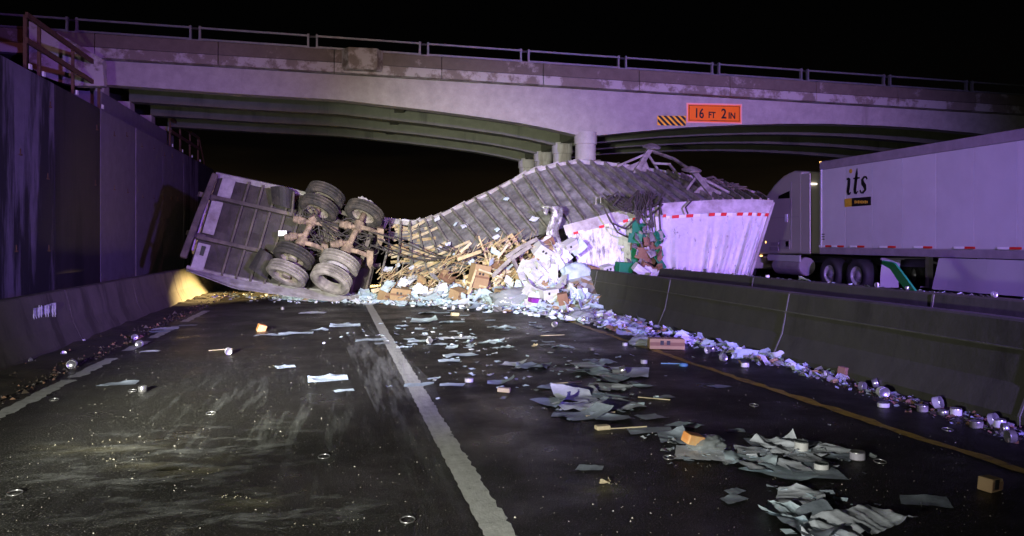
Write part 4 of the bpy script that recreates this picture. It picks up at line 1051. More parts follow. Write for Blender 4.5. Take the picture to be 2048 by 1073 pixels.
# sheets just right of the centre line
for a in ((838, 771, 60, 'grey blue sheet across the centre line gap', 'paper_teal', None), (904, 771, 52, 'flat blue sheet in front of the can right of centre', 'paper_blue', 4), (920, 712, 68, 'broad blue sheet in the middle of the right lane', 'paper_blue', 2),
          (898, 723, 46, 'narrow blue sheet under the broad one', 'paper_blue', 4), (905, 697, 34, 'small blue sheet above the broad one', 'paper_blue', None), (846, 684, 58, 'folded blue sheet beside the leaning can', 'paper_blue', None), (925, 677, 50, 'crinkled pale strip right of the leaning can', 'paper_white', 3),
          (975, 687, 36, 'little folded blue sheet right of the crinkled strip', 'paper_blue', None), (850, 644, 70, 'blue sheet near the far end of the centre line', 'paper_blue', None), (905, 645, 50, 'blue strip beside it toward the heap', 'paper_blue', 2),
          (1005, 767, 60, 'grey rumpled sheet behind the yellow block', 'paper_teal', None), (1030, 730, 52, 'crinkled white sheet left of the teal one', 'paper_white', None), (1065, 734, 70, 'teal sheet with a long pointed end', 'paper_teal', None),
          (1010, 657, 44, 'blue sheet with raised corner in front of the heap', 'paper_blue', None), (985, 655, 24, 'tiny blue scrap left of the raised corner sheet', 'paper_blue', None), (870, 627, 60, 'blue sheet lying flat at the toe of the heap', 'paper_blue', 2), (868, 758, 30, 'small crumpled blue paper above the can', 'paper_blue', None),
          (1290, 774, 44, 'curled grey sheet right of the paper drift', 'paper_teal', None), (1438, 774, 40, 'small grey scrap near the yellow line', 'paper_grey', None), (1330, 795, 36, 'thin grey scrap below the curled sheet', 'paper_grey', 6), (1472, 863, 36, 'thin grey wisp left of the big crumpled sheet', 'paper_grey', 6),
          (1180, 938, 62, 'single pale grey sheet lying alone in the right lane', 'paper_grey', 0), (1470, 985, 50, 'upper of two grey striped squares of film', 'paper_grey', 0), (1466, 1000, 56, 'lower of two grey striped squares of film', 'paper_grey', 6), (1850, 1004, 90, 'dark wet sheet near the small box at right', 'paper_grey', None)):
    sheet(a[0], a[1], a[2], a[3], a[4], flat=a[5], rz=random.uniform(-.5, .5))
# the drift of sheets in the right lane
ORD = ['first', 'second', 'third', 'fourth', 'fifth', 'sixth', 'seventh', 'eighth', 'ninth', 'tenth', 'eleventh', 'twelfth']
def name_drift(lst, where, grp):
    by = {}
    for q in lst: by.setdefault(q[3], []).append(q)
    for kd, qs_ in by.items():
        word = {'paper_white': 'white', 'paper_blue': 'pale blue', 'paper_teal': 'teal grey', 'paper_grey': 'dark grey'}[kd]
        for k, q in enumerate(sorted(qs_)): sheet(q[0], q[1], q[2], f'{ORD[k]} {word} sheet from the left in the {where}', kd, grp)
drift = []
g1 = 'sheets in the drift beside the green cup'; l1 = 'torn pale sheet in the paper drift around the green cup'
for (x, y, w_, kd) in ((1178, 732, 70, 'paper_white'), (1205, 728, 60, 'paper_blue'), (1185, 722, 40, 'paper_blue'), (1262, 748, 110, 'paper_white'), (1225, 760, 90, 'paper_teal'), (1180, 745, 70, 'paper_teal'), (1215, 752, 55, 'paper_white'), (1120, 775, 70, 'paper_teal'), (1160, 782, 80, 'paper_white'), (1200, 775, 80, 'paper_white'),
                       (1150, 798, 90, 'paper_white'), (1210, 795, 80, 'paper_teal'), (1240, 812, 90, 'paper_white'), (1185, 815, 100, 'paper_white'), (1115, 806, 90, 'paper_teal'), (1150, 814, 80, 'paper_white'), (1175, 833, 100, 'paper_grey'), (1225, 838, 90, 'paper_grey'), (1140, 830, 70, 'paper_grey'), (1302, 836, 60, 'paper_grey'), (1270, 768, 40, 'paper_grey'), (1135, 790, 60, 'paper_grey'), (1240, 778, 60, 'paper_white')):
    drift.append((x, y, w_, kd))
name_drift(drift, 'paper drift around the green cup', g1)
drift = []
g2 = 'sheets in the drift around the big crumpled sheet'; l2 = 'rumpled sheet in the near drift with the big crumpled sheet'
for (x, y, w_, kd) in ((1300, 862, 90, 'paper_grey'), (1345, 878, 90, 'paper_grey'), (1372, 852, 60, 'paper_teal'), (1385, 908, 110, 'paper_white'), (1430, 912, 90, 'paper_white'), (1465, 918, 90, 'paper_white'), (1500, 925, 110, 'paper_blue'), (1545, 935, 130, 'paper_white'), (1510, 905, 80, 'paper_white'), (1570, 945, 120, 'paper_teal'), (1625, 942, 110, 'paper_grey'), (1600, 915, 90, 'paper_white'), (1650, 905, 90, 'paper_white'), (1630, 890, 50, 'paper_white'), (1680, 915, 60, 'paper_grey'), (1515, 885, 70, 'paper_grey'), (1440, 895, 50, 'paper_grey')):
    drift.append((x, y, w_, kd))
name_drift(drift, 'near drift with the big crumpled sheet', g2)
for a in ((1570, 898, 130, 'large crumpled white sheet standing up in the near drift', 0, .4), (1602, 1000, 135, 'rolled white sheet of paper in the right foreground', 2, 1.0), (1715, 1050, 190, 'biggest crumpled white sheet at the bottom right', 4, .2), (1630, 1052, 180, 'grey flattened sheet under the biggest crumpled one', 3, 1.5), (1575, 1030, 110, 'crumpled white sheet below the rolled one', 1, 2.2), (1660, 1070, 120, 'pale sheet at the very bottom edge beside the crumple', 2, 2.8)):
    sheet(a[0], a[1], a[2], a[3], big=a[4], rz=a[5])
# sheets heaped against the trailer: counted one by one, then a mass of scraps
g3 = 'loose sheets on the spilled heap'; l3 = 'loose pale blue sheet in the heap at the foot of the wreck'
def in_heap():
    x = random.uniform(560, 1290)
    top = interp([(560, 592), (720, 592), (800, 570), (900, 560), (960, 575), (1060, 545), (1150, 575), (1230, 610), (1290, 650)], x)
    bt = interp([(560, 600), (720, 608), (850, 614), (1000, 624), (1120, 640), (1200, 655), (1290, 678)], x)
    return x, random.uniform(top, bt) if random.random() < .6 else bt - abs(random.gauss(0, 10))
for k in range(46):
    x = random.uniform(765, 1062); y = random.uniform(lerp(560, 500, sstep((x - 800) / 200)), 600); q = at(x, y, lerp(19.5, 17.9, (x - 765) / 297))
    place(random.choice(PM[random.choice(('paper_blue', 'paper_white', 'paper_white'))]), 'paper_sheet', q, (random.uniform(.2, 1.4), random.uniform(-.7, .7), random.uniform(0, 6.28)), random.uniform(.14, .34), 'pale sheet caught among the broken planks under the torn floor', 'paper', 'sheets caught among the planks')
for k in range(44):
    x = random.uniform(790, 1150); y = random.uniform(620, 700); q = G(x, y)
    place(random.choice(FLATM + PM['paper_blue']), 'paper_sheet', q + V((0, 0, .004)), (0, 0, random.uniform(0, 6.28)), random.uniform(.08, .26), 'small flat scrap of sheet on the right lane before the heap', 'paper', 'flat scraps before the heap')
n_ = 0
while n_ < 150:
    x, y = in_heap(); q = hit(x, y)
    if q is None: continue
    n_ += 1; kd = random.choice(('paper_blue', 'paper_blue', 'paper_white', 'paper_teal'))
    steep = .7 if q.z > .06 else .12
    place(random.choice(PM[kd]), 'paper_sheet', q + V((0, -.04, .05 if q.z > .06 else .008)), (random.uniform(-steep, steep * 1.2), random.uniform(-steep, steep), random.uniform(0, 6.28)), random.uniform(.20, .50), l3, 'paper', g3)
g4 = 'sheets littered along the median shoulder'; l4 = 'wind-blown sheet littered along the foot of the median barrier'
for k in range(34):
    t_ = random.random(); x = lerp(1190, 1560, t_); y = lerp(632, 728, t_) + random.uniform(-14, 8); q = G(x, y)
    place(random.choice(PM[random.choice(('paper_blue', 'paper_white', 'paper_teal', 'paper_grey'))]), 'paper_sheet', q + V((0, 0, .03)), (random.uniform(-.2, .9), random.uniform(-.6, .6), random.uniform(0, 6.28)), random.uniform(.12, .30), l4, 'paper', g4)
for x, y in ((1035, 380), (911, 418), (935, 425), (945, 437), (1048, 459), (992, 462), (982, 483), (890, 495), (905, 488), (900, 520), (800, 530), (785, 545), (825, 535)):
    u = min(range(20, 62), key=lambda k: abs((P(k / 10, .5) - at(x, y, 20)).x)) / 10; q = min((P(u, k / 20, .10) for k in range(21)), key=lambda q: (q - at(x, y, q.y)).length)
    r_ = (NR(u, .5) + V((random.uniform(-.3, .3), 0, random.uniform(-.2, .3)))).to_track_quat('Z', 'Y').to_euler(); r_.rotate_axis('Z', random.uniform(0, 6.28))
    place(random.choice(PM[random.choice(('paper_blue', 'paper_white'))]), 'paper_sheet', q + V((0, -.03, .02)), r_, random.uniform(.12, .24), 'stray sheet stuck on the dark underside of the wreck', 'paper', 'sheets stuck on the wreck')
# mass of scraps
random.seed(3)
def scraps(name, label, n, gen, mats, smin, smax, lift=.01, tilt=.9):
    mb = MB()
    for k in range(n):
        q = gen()
        if q is None: continue
        s = random.uniform(smin, smax); M = Euler((random.uniform(-tilt, tilt), random.uniform(-tilt, tilt), random.uniform(0, 6.28))).to_matrix(); mb.mi = random.randrange(len(mats))
        a = random.uniform(.5, 1); mb.add([q + M @ V((x * s, y * s * a, z * s)) + V((0, 0, lift + s * .25 * tilt)) for x, y, z in ((-.5, -.5, 0), (.1, -.6, .12), (.6, -.4, 0), (.5, .5, .1), (0, .5, -.1), (-.5, .4, .15))], [(0, 1, 4, 5), (1, 2, 3, 4)])
    return tag(mb.build(name, mats, fix=False), label, 'litter', kind='stuff')
def gh():
    x, y = in_heap(); return hit(x, y)
scraps('paper_litter', 'mass of paper scraps strewn through the heap below the wreck', 800, gh, ['paper_blue', 'paper_blue', 'paper_white', 'paper_teal', 'cardboard', 'paper_white', 'paper_blue', 'floor_dark'], .06, .24, .0, .6)
def gs():
    t_ = random.random() ** .8; x = lerp(1170, 1690, t_); return G(x, lerp(632, 762, t_) + random.gauss(-4, 7))
scraps('shoulder_litter', 'fine litter and scraps along the foot of the median barrier', 700, gs, ['paper_white', 'floor_dark', 'paper_grey', 'cardboard', 'plastic_film', 'paper_teal'], .03, .13, 0, .7)
def gs2():
    t_ = random.random(); x = lerp(1600, 2048, t_); return G(x, lerp(745, 880, t_) + random.gauss(-6, 8))
scraps('shoulder_litter', 'dark leaves and crumbs among the cans by the near median barrier', 500, gs2, ['earth', 'floor_dark', 'cardboard_brown', 'paper_grey'], .015, .06, 0, .6)
def gl():
    t_ = random.random(); x = lerp(370, 770, t_); return G(x, lerp(588, 606, t_) + random.gauss(0, 4))
scraps('paper_litter', 'white scraps scattered in front of the fallen tyres', 260, gl, ['paper_white', 'paper_blue', 'floor_dark', 'paper_white'], .04, .14, 0, .5)

def gdr():
    cx0, cy0, sx_, sy_ = random.choice(((1190, 760, 75, 24), (1180, 810, 70, 16), (1540, 915, 95, 18), (1390, 885, 50, 16), (1660, 1020, 80, 26), (960, 680, 110, 32), (1000, 735, 90, 26), (800, 660, 70, 18)))
    return G(random.gauss(cx0, sx_), random.gauss(cy0, sy_)) + V((0, 0, .003))
scraps('paper_litter', 'little torn scraps strewn around the paper drifts on the road', 330, gdr, ['paper_white', 'paper_grey', 'paper_blue', 'paper_teal', 'plastic_film'], .015, .085, 0, .25)
# crumbs on the road, dirt on the left shoulder
def lumps(name, label, cat_, n, gen, mats, smin, smax):
    mb = MB()
    for k in range(n):
        q = gen(); s = random.uniform(smin, smax) * (1 + 1.5 * random.random() ** 8); a = random.uniform(0, 6.28); mb.mi = random.randrange(len(mats))
        vs = [q + V((math.cos(a + j * 2.09) * s * random.uniform(.6, 1.2), math.sin(a + j * 2.09) * s * random.uniform(.6, 1.2), 0)) for j in range(3)] + [q + V((random.uniform(-.3, .3) * s, random.uniform(-.3, .3) * s, s * random.uniform(.5, 1.1)))]
        mb.add(vs, [(0, 1, 3), (1, 2, 3), (2, 0, 3)])
    return tag(mb.build(name, mats, fix=False), label, cat_, kind='stuff')
def gc():
    return V((random.uniform(-3.6, 4.6), 2.3 + 17 * random.random() ** 1.6, .002))
lumps('crumbs', 'white crumbs and chips speckling the whole road', 'crumbs', 4200, gc, ['crumb'], .0018, .0042)
def gc2():
    px, py, s_ = random.choice(((470, 995, 20), (600, 1050, 25), (200, 885, 60), (420, 945, 18), (545, 733, 10), (300, 895, 60), (1210, 968, 16), (250, 920, 40))); return G(random.gauss(px, s_), random.gauss(py, s_ * .15)) + V((0, 0, .003))
lumps('crumbs', 'yellow popcorn-like crumbs in small patches on the road', 'crumbs', 80, gc2, ['crumb_yellow'], .003, .007)
mb = MB(); mb.grid(lambda a, b: (lambda y, x: V((x, y, .006 + .05 * (1 - b) * (1 + noise.noise(V((x * 3, y * 2, 0)))))))(lerp(4.5, 30, a), lerp(-3.9, -3.25 + .12 * noise.noise(V((a * 40, 0, 0))), b)), 120, 8)
tag(mb.build('shoulder_dirt', 'earth'), 'strip of dirt and leaves along the left barrier', 'dirt', kind='stuff')
def gd(): return V((-3.9 + .75 * random.random() ** 1.6, random.uniform(5, 27), .01))
lumps('shoulder_dirt', 'clods and wood chips on the left shoulder dirt', 'dirt', 4200, gd, ['earth', 'earth', 'earth', 'cardboard_brown', 'grimy_steel'], .006, .026)

# tin cans ---------------------------------------------------------------
r_, h_ = .052, .082
body = MB().lathe([(.001, .006), (r_ - .006, .006), (r_ - .002, 0), (r_, .003), (r_, h_ - .003), (r_ - .002, h_), (r_ - .006, h_ - .006), (.001, h_ - .006)], 22).mesh('tin_can', 'can_steel', True)
simple('label_lilac', (.50, .47, .55), .45, 0, .2, 8, None, .05); simple('label_dark', (.16, .15, .14), .45, 0, .3, 8, (.4, .38, .35), .05)
labs = [MB().lathe([(r_ + .0012, .010), (r_ + .0012, h_ - .010)], 22).mesh('paper_label', mt, True) for mt in ('can_label', 'label_lilac', 'label_dark', 'can_label')]
labm = MB().lathe([(r_ + .0012, .010), (r_ + .0012, h_ - .010)], 22).mesh('paper_label', 'can_label', True)
prm = MB().box((0, 0, 0), (.001, .001, .001))
opn = MB().lathe([(.001, .006), (r_ - .006, .006), (r_, .003), (r_, h_), (r_ - .004, h_), (r_ - .004, .01), (.001, .01)], 22).mesh('open_can', 'can_inside', True)
def can(px, py, label, pose='up', rz=0, s=1.0, group=None, open_=False, lay=None, mat=None):
    s *= .88
    q = G(px, py) if lay is None else lay
    o = bpy.data.objects.new('tin_can', opn if open_ else body); COL.objects.link(o); o.scale = (s, s, s)
    if pose == 'up': o.location = q; o.rotation_euler = (0, 0, rz)
    else: o.location = q + V((0, 0, r_ * s)); o.rotation_euler = (R(90) if pose == 'side' else R(72), 0, rz)
    tag(o, label, 'can', group)
    can.k += 1
    if can.k % 5 != 4: l_ = bpy.data.objects.new('paper_label', labs[can.k * 7 % 4]); COL.objects.link(l_); l_.parent = o
    o.scale = (s * (1 + .12 * math.sin(can.k)), s, s * (.8 + .2 * math.sin(can.k * 2.3)))
    return o
can.k = 0
cg = 'tin cans scattered on the road'
for a in ((145, 736, 'tin can lying with its shiny end toward the camera by the left edge line', 'side', 0.1, 1.1), (268, 680, 'rear one of two tin cans on the left shoulder edge', 'side', .5, 1), (281, 694, 'front one of two tin cans on the left shoulder edge', 'side', -.2, 1.05),
          (285, 784, 'lone upright tin can right of the flat grey sheet', 'up', 0, 1), (456, 710, 'lone tin can lying in the middle of the left lane', 'side', .3, 1.1), (565, 620, 'small far can in front of the fallen tyres', 'up', 0, .9),
          (938, 765, 'upright can right of the flat blue sheet', 'up', 0, .95), (857, 688, 'leaning can on the folded blue sheet', 'tip', .6, .9), (922, 676, 'dark glass-green can in the right lane', 'up', 0, .8), (1183, 701, 'small can left of the spatula', 'up', .3, .9), (1288, 728, 'small can nearest the blue spatula', 'up', 1, .9),
          (1250, 693, 'small can beside the cardboard box end', 'up', .3, .85), (1108, 655, 'pale blue can at the toe of the heap', 'tip', .2, 1.1), (1240, 750, 'tin can standing on the paper drift', 'tip', 1.2, 1), (1715, 920, 'upright can just right of the near drift', 'up', 0, 1.05), (1643, 940, 'open can lying at the edge of the near drift', 'up', .4, 1.05), (1603, 903, 'open can half under the big crumpled sheet', 'up', .4, 1.1),
          (1720, 782, 'front tin can of the trio by the median barrier', 'side', .4, 1.05), (1745, 777, 'tilted can behind the trio by the median barrier', 'tip', .9, 1.05), (1762, 793, 'can showing its round end right of the trio', 'side', -.2, 1.1), (1767, 815, 'upright can with a long reflection below the trio', 'up', 0, 1.05),
          (1845, 824, 'leftmost can of the group farther along the median barrier', 'up', 0, 1), (1867, 818, 'pale blue can tilted in the middle of that group', 'tip', .5, 1.15), (1886, 830, 'dark can right of the tilted one', 'up', .3, 1), (1912, 832, 'rightmost dark can of the middle group', 'up', .8, 1), (1953, 856, 'can at the head of the nearest group by the barrier', 'up', .2, 1.05), (1980, 852, 'bright labelled can in the nearest group', 'tip', .4, 1.1), (1999, 856, 'can behind the bright labelled one', 'up', 0, 1), (2003, 868, 'small dark can in the nearest group', 'side', 1.1, .95), (2014, 886, 'nearest can at the right picture edge', 'side', 1.4, 1.05),
          (1443, 722, 'round can lid up beside the shoulder litter', 'side', .2, 1), (1412, 708, 'can among sheets right of the cardboard box', 'tip', .6, 1), (1490, 735, 'can on the yellow line side of the litter strip', 'up', 0, .95), (1425, 703, 'white can leaning on the box litter', 'up', .5, .95), (1650, 755, 'small white cup shaped can by the barrier', 'tip', .6, .8),
          (166, 686, 'white can on dirt below the left barrier', 'up', 0, .8), (203, 686, 'second white can on dirt below the left barrier', 'up', .4, .7), (127, 714, 'white can half sunk in dirt left of the shiny one', 'tip', .4, .8), (55, 728, 'pale can sunk in dirt nearest the left picture edge', 'tip', 1.2, .7)):
    can(a[0], a[1], a[2], a[3], a[4], a[5], cg, open_=('open' in a[2]))
for k in range(26):
    t_ = random.random(); q = hit(lerp(760, 1240, t_), lerp(606, 648, t_) + random.uniform(-8, 4))
    if q: can(0, 0, 'small tin can half buried at the toe of the heap', random.choice(('up', 'side', 'tip')), random.uniform(0, 6), random.uniform(.8, 1.1), 'cans in the heap', lay=q + V((0, -.05, .02)))
for k, (px, py, lb_) in enumerate(((1348, 541, 'can on the far median barrier beside the torn opening'), (1367, 543, 'can on the far median barrier under the dark stain'), (1385, 545, 'can on the far median barrier below the crumpled folds'), (1408, 548, 'second can on the barrier below the crumpled folds'), (1468, 555, 'can on the far barrier below the trailer nose'), (1500, 557, 'can on the far barrier at the nose corner'), (1535, 560, 'can on the far barrier just right of the nose'), (1755, 581, 'can on the far barrier beside the white flap'), (1815, 586, 'can on the far barrier at the foot of the green board'), (1985, 600, 'can on the far barrier under the white skirt'))):
    q = onX(px, py, 6.93); q.z = .93; can(0, 0, lb_, 'side' if k % 2 else 'up', k * .7, .7, 'cans on the far median barrier', lay=q)

# lids
lidm = MB().lathe([(r_ - .004, .002), (r_, 0), (r_ + .003, .006), (r_, .012), (r_ - .006, .008), (r_ - .004, .002)], 22).mesh('can_ring', 'can_steel', True)
for a in ((648, 915, 'metal lid ring in the middle of the near left lane'), (815, 1042, 'metal lid ring left of the centre line at the bottom'), (422, 828, 'lid ring beside white powder in the left lane'), (108, 801, 'lid ring near the left edge line'), (30, 988, 'lid ring at the bottom left of the road'), (1508, 812, 'dull lid ring in the right lane before the yellow line'), (1760, 925, 'dull lid ring right of the near drift'), (1895, 861, 'shiny lid ring near the barrier cans'), (1338, 917, 'lid ring left of the near drift'), (265, 783, 'lid ring beside the lone upright can')):
    q = G(a[0], a[1]); place(lidm, 'can_lid', q + V((0, 0, .002)), (R(6), 0, 0), (.8, .8, .8), a[2], 'lid', 'can lids on the road')

# boxes -------------------------------------------------------------------
def box_thing(name, c, d, rot, mat, label, cat_='box', open_=False, marks=0, group=None):
    o = thing(name, label, cat_, c, group); M = Euler(rot).to_matrix()
    b = MB(); b.box((0, 0, 0), d, M); body_ = b.build('carton', mat); body_.parent = o; q = body_.modifiers.new('edges', 'BEVEL'); q.width = .008; q.segments = 2
    hx, hy, hz_ = d[0] / 2, d[1] / 2, d[2] / 2
    if mat in ('plank_pale', 'orange_pack', 'purple_box', 'green_board'): return o
    s_ = MB(); s_.box(M @ V((0, -hy - .002, 0)), (d[0] * .98, .002, .05), M); s1 = s_.build('tape', 'cardboard_brown' if mat != 'carton_white' else 'can_label'); s1.parent = o
    for k in range(marks):
        s_ = MB(); s_.box(M @ V((-hx * .3 + k * .09, -hy - .004, hz_ * .25)), (.05, .002, .06), M); s2 = s_.build('print_mark', 'print_black'); s2.parent = o
    if open_:
        for sg_ in (-1, 1):
            f_ = MB(); f_.add([M @ V(q_) for q_ in ((sg_ * hx, -hy, hz_), (sg_ * hx, hy, hz_), (sg_ * (hx + d[0] * .35), hy, hz_ + d[0] * .2), (sg_ * (hx + d[0] * .35), -hy, hz_ + d[0] * .15))], [(0, 1, 2, 3)])
            f1 = f_.build('flap', mat); f1.parent = o; q = f1.modifiers.new('t', 'SOLIDIFY'); q.thickness = .006
    return o
def bx(px, py, Y, wd, dp, ht, rot, mat, label, **k): return box_thing('carton_box', at(px, py, Y), (wd, dp, ht), rot, mat, label, **k)
bx(958, 553, 18.3, .42, .32, .58, (.1, .18, .25), 'cardboard', 'tall tan cardboard box leaning against the broken pallet', marks=2)
bx(1014, 590, 17.4, .52, .36, .24, (.1, .05, .15), 'cardboard', 'wide tan cardboard box lying flat at the heap foot', marks=2)
bx(803, 588, 19.3, .5, .4, .3, (.1, .12, -.2), 'cardboard', 'dented tan box right of the fallen tyres', marks=2)
bx(772, 594, 19.4, .3, .3, .24, (.1, .3, .6), 'cardboard', 'small tan box wedged beside the loose tyre', marks=0)
bx(916, 588, 18.3, .32, .3, .24, (.3, -.1, .7), 'cardboard', 'crushed tan box under white bags left of the pallet')
bx(1126, 598, 16.2, .22, .16, .26, (.2, -.2, -.3), 'cardboard_brown', 'small brown box standing on sheets near the median barrier')
bx(1085, 503, 18.0, .44, .32, .32, (.5, .5, .3), 'carton_white', 'big white carton with two marks at the top of the heap', marks=2)
bx(1140, 492, 18.2, .34, .26, .26, (.3, -.5, .2), 'carton_white', 'white carton with a mark against the white trailer side', marks=1)
bx(1062, 582, 17.0, .3, .2, .26, (.4, .4, .5), 'carton_white', 'opened white carton at the heap foot beside the plastic bundle', open_=True)
bx(1098, 588, 16.6, .38, .26, .22, (.1, -.1, .2), 'carton_white', 'wide white carton with raised flaps near the barrier', open_=True, marks=1)
bx(1090, 487, 18.3, .4, .3, .2, (.2, -.5, .2), 'cardboard_brown', 'brown crate end under the curled metal strip')
bx(1070, 601, 16.5, .26, .2, .10, (.1, .1, .3), 'purple_box', 'thin purple box on the clear plastic bundle')
bx(1332, 687, G(1332, 699).y, .50, .2, .15, (.0, .02, -.22), 'cardboard', 'long cardboard box lying on the yellow line', marks=2)
bx(1980, 968, G(1980, 980).y, .13, .09, .085, (.05, .1, .35), 'cardboard', 'small torn cardboard box alone in the right foreground', marks=1)
bx(1205, 855, G(1205, 859).y, .12, .07, .035, (0, 0, .1), 'plank_pale', 'small yellow block below the paper drift')
bx(1008, 780, G(1008, 785).y, .13, .07, .045, (0, .05, -.4), 'plank_pale', 'pale yellow block in the middle of the right lane')
bx(910, 629, G(910, 632).y, .16, .09, .07, (0, .1, .2), 'plank_pale', 'yellow block at the toe of the heap')
bx(1386, 878, G(1386, 902).y, .15, .09, .075, (.2, .25, .3), 'orange_pack', 'bright orange packet on crumpled plastic in the near drift')
bx(523, 657, G(523, 663).y, .14, .1, .13, (.2, .3, .4), 'orange_pack', 'small peach coloured packet in the left lane')
bx(1300, 505, 18.3, .34, .3, .5, (.2, .35, .3), 'cardboard_brown', 'brown box bulging from the torn trailer side', marks=1)
bx(1274, 490, 18.4, .25, .25, .3, (0, .1, .1), 'cardboard_brown', 'brown box behind the green board in the torn opening', marks=1)
bx(1292, 535, 17.8, .4, .3, .22, (.4, .5, .2), 'cardboard_brown', 'brown carton crushed on the median below the torn side')
bx(1185, 541, 17.7, .3, .26, .2, (.2, .2, .4), 'cardboard_brown', 'brown and green carton behind the near median barrier')
bx(1247, 539, 17.6, .36, .25, .34, (.05, .05, .15), 'green_board', 'square green box behind the near median barrier')
bx(1213, 540, 17.6, .28, .22, .22, (.2, -.2, .2), 'carton_white', 'white carton with dark print left of the square green box', marks=2)
bx(1282, 542, 17.2, .42, .2, .2, (.3, .6, .1), 'carton_white', 'white folded carton right of the square green box')
bx(1690, 745, G(1690, 757).y, .16, .1, .12, (.1, .1, .4), 'cardboard_brown', 'dark soggy box against the near median barrier')
random.seed(44)
def torn_panel(q, sz, rot, mat, label, group, name='torn_cardboard'):
    M = Euler(rot).to_matrix(); cr = random.uniform(.3, .7); bd = random.uniform(-.5, .5); mb = MB()
    def fn(a, b):
        x = (a - .5) * sz; y = (b - .5) * sz * .72; z = bd * abs(a - cr) * sz + .02 * noise.noise(V((a * 4, b * 4, sz * 90)))
        if b > .9: x += .04 * math.sin(a * 14 + sz * 40) * sz; y += .06 * math.sin(a * 23) * sz
        return q + M @ V((x, y, z))
    mb.grid(fn, 6, 5); return tag(mb.build(name, mat, solid=.006), label, 'cardboard', group)
for k in range(46):
    x = random.gauss(1102, 26); x = max(1045, min(1165, x)); y = random.uniform(lerp(500, 478, (x - 1045) / 100), 572)
    q = at(x, y, lerp(18.5, 17.1, (y - 470) / 110) + random.uniform(-.1, .1))
    torn_panel(q, random.uniform(.22, .55), (random.uniform(.5, 1.7), random.uniform(-.7, .7), random.uniform(-1, 1)), random.choice(('carton_white', 'carton_white', 'carton_white', 'paper_white', 'paper_teal', 'cardboard')), 'torn white carton panel in the pile below the curled metal strip', 'torn carton panels')
for k in range(26):
    x = random.uniform(1040, 1180); y = random.uniform(575, 622); q = hit(x, y)
    if q: torn_panel(q + V((0, 0, .1)), random.uniform(.2, .42), (random.uniform(.2, 1.5), random.uniform(-.8, .8), random.uniform(-1.5, 1.5)), random.choice(('carton_white', 'paper_blue', 'paper_white', 'cardboard', 'paper_blue')), 'bent carton panel on the heap foot near the median barrier', 'bent panels near the barrier')
for k in range(26):
    x = random.uniform(1262, 1325); y = random.uniform(452, 556); q = at(x, y, 18.15 - (y - 450) * .006 + random.uniform(-.1, .2)); mt = random.choice(('cardboard_brown', 'cardboard_brown', 'green_board', 'carton_white', 'floor_dark', 'torn_metal'))
    torn_panel(q, random.uniform(.16, .4), (random.uniform(.6, 1.9), random.uniform(-.9, .9), random.uniform(-1, 1)), mt, 'crushed carton scrap bulging from the torn opening in the trailer side', 'scraps in the torn opening')
for k in range(26):
    x = random.uniform(770, 1062); y = random.uniform(lerp(560, 500, sstep((x - 800) / 200)), 604); q = hit(x, y) or at(x, y, 19.2)
    if q.z < .02 or y < 565: q = at(x, y, lerp(19.6, 18.1, (x - 770) / 290))
    torn_panel(q + V((0, 0, .05)), random.uniform(.18, .45), (random.uniform(.4, 1.7), random.uniform(-.9, .9), random.uniform(-1.2, 1.2)), random.choice(('cardboard', 'cardboard', 'cardboard_brown', 'paper_blue', 'carton_white', 'plank_pale')), 'flattened carton piece in the brown mass under the torn floor', 'flattened cartons under the torn floor')
mb = MB()
for k in range(420):
    x = random.uniform(750, 1065); y = random.uniform(lerp(545, 485, sstep((x - 800) / 200)), 602); q = at(x, y, lerp(19.9, 18.0, (x - 750) / 315) + random.uniform(-.15, .15)); a = random.gauss(.5, .5); l_ = random.uniform(.15, .6)
    d = V((math.cos(a), random.uniform(-.3, .3), math.sin(a))); sd = V((0, random.uniform(-.3, .3), 1)).cross(d).cross(d).normalized() * random.uniform(.004, .016); up_ = V((0, -.012, 0))
    mb.mi = k % 3; mb.add([q - sd, q + sd, q + d * l_ * .7 + sd * .8, q + d * l_, q + d * l_ * .6 - sd * .9, q + up_, q + d * l_ * .5 + up_], [(0, 5, 6, 4), (5, 1, 2, 6), (6, 2, 3), (4, 6, 3), (0, 4, 3, 2, 1)])
tag(mb.build('wood_splinters', ['plank_yellow', 'plank_pale', 'cardboard'], fix=False), 'mass of wood splinters bristling from the heap and torn floor', 'splinters', kind='stuff')
# green boards
def board(name, label, pts, Y, th, mat, cat_='board', extra=None):
    o = thing(name, label, cat_, at(pts[0][0], pts[0][1], Y)); mb = MB(); mb.prism([at(x, y, Y + (y - pts[0][1]) * -.003) for x, y in pts], (.01, th, 0)); mb.build('panel', mat, o, bevel=.006)
    if extra: MB().prism([at(x, y, Y - .012 + (y - pts[0][1]) * -.003) for x, y in extra], (0, .008, 0)).build('tag', 'yellow_tag', o)
    return o
board('green_board', 'tall green board wedged in the torn trailer side', [(1265, 445), (1275, 440), (1296, 482), (1280, 487), (1264, 520)], 18.3, .06, 'green_board')
board('green_board', 'narrow dark green board beside the brown boxes', [(1262, 500), (1272, 505), (1276, 525), (1264, 535)], 18.1, .06, 'green_board')
board('green_board', 'slim green board with yellow tag leaning on the trailer side', [(1301, 505), (1312, 502), (1334, 535), (1325, 540)], 17.9, .06, 'green_board', extra=[(1308, 505), (1313, 504), (1316, 509), (1311, 510)])
gb = thing('green_board', 'bent green board standing on the far median barrier before the truck', 'board', onX(1810, 580, 6.93))
pts = [(1765, 522, 1765, 528), (1790, 526, 1782, 538), (1812, 555, 1796, 560), (1832, 582, 1816, 583)]
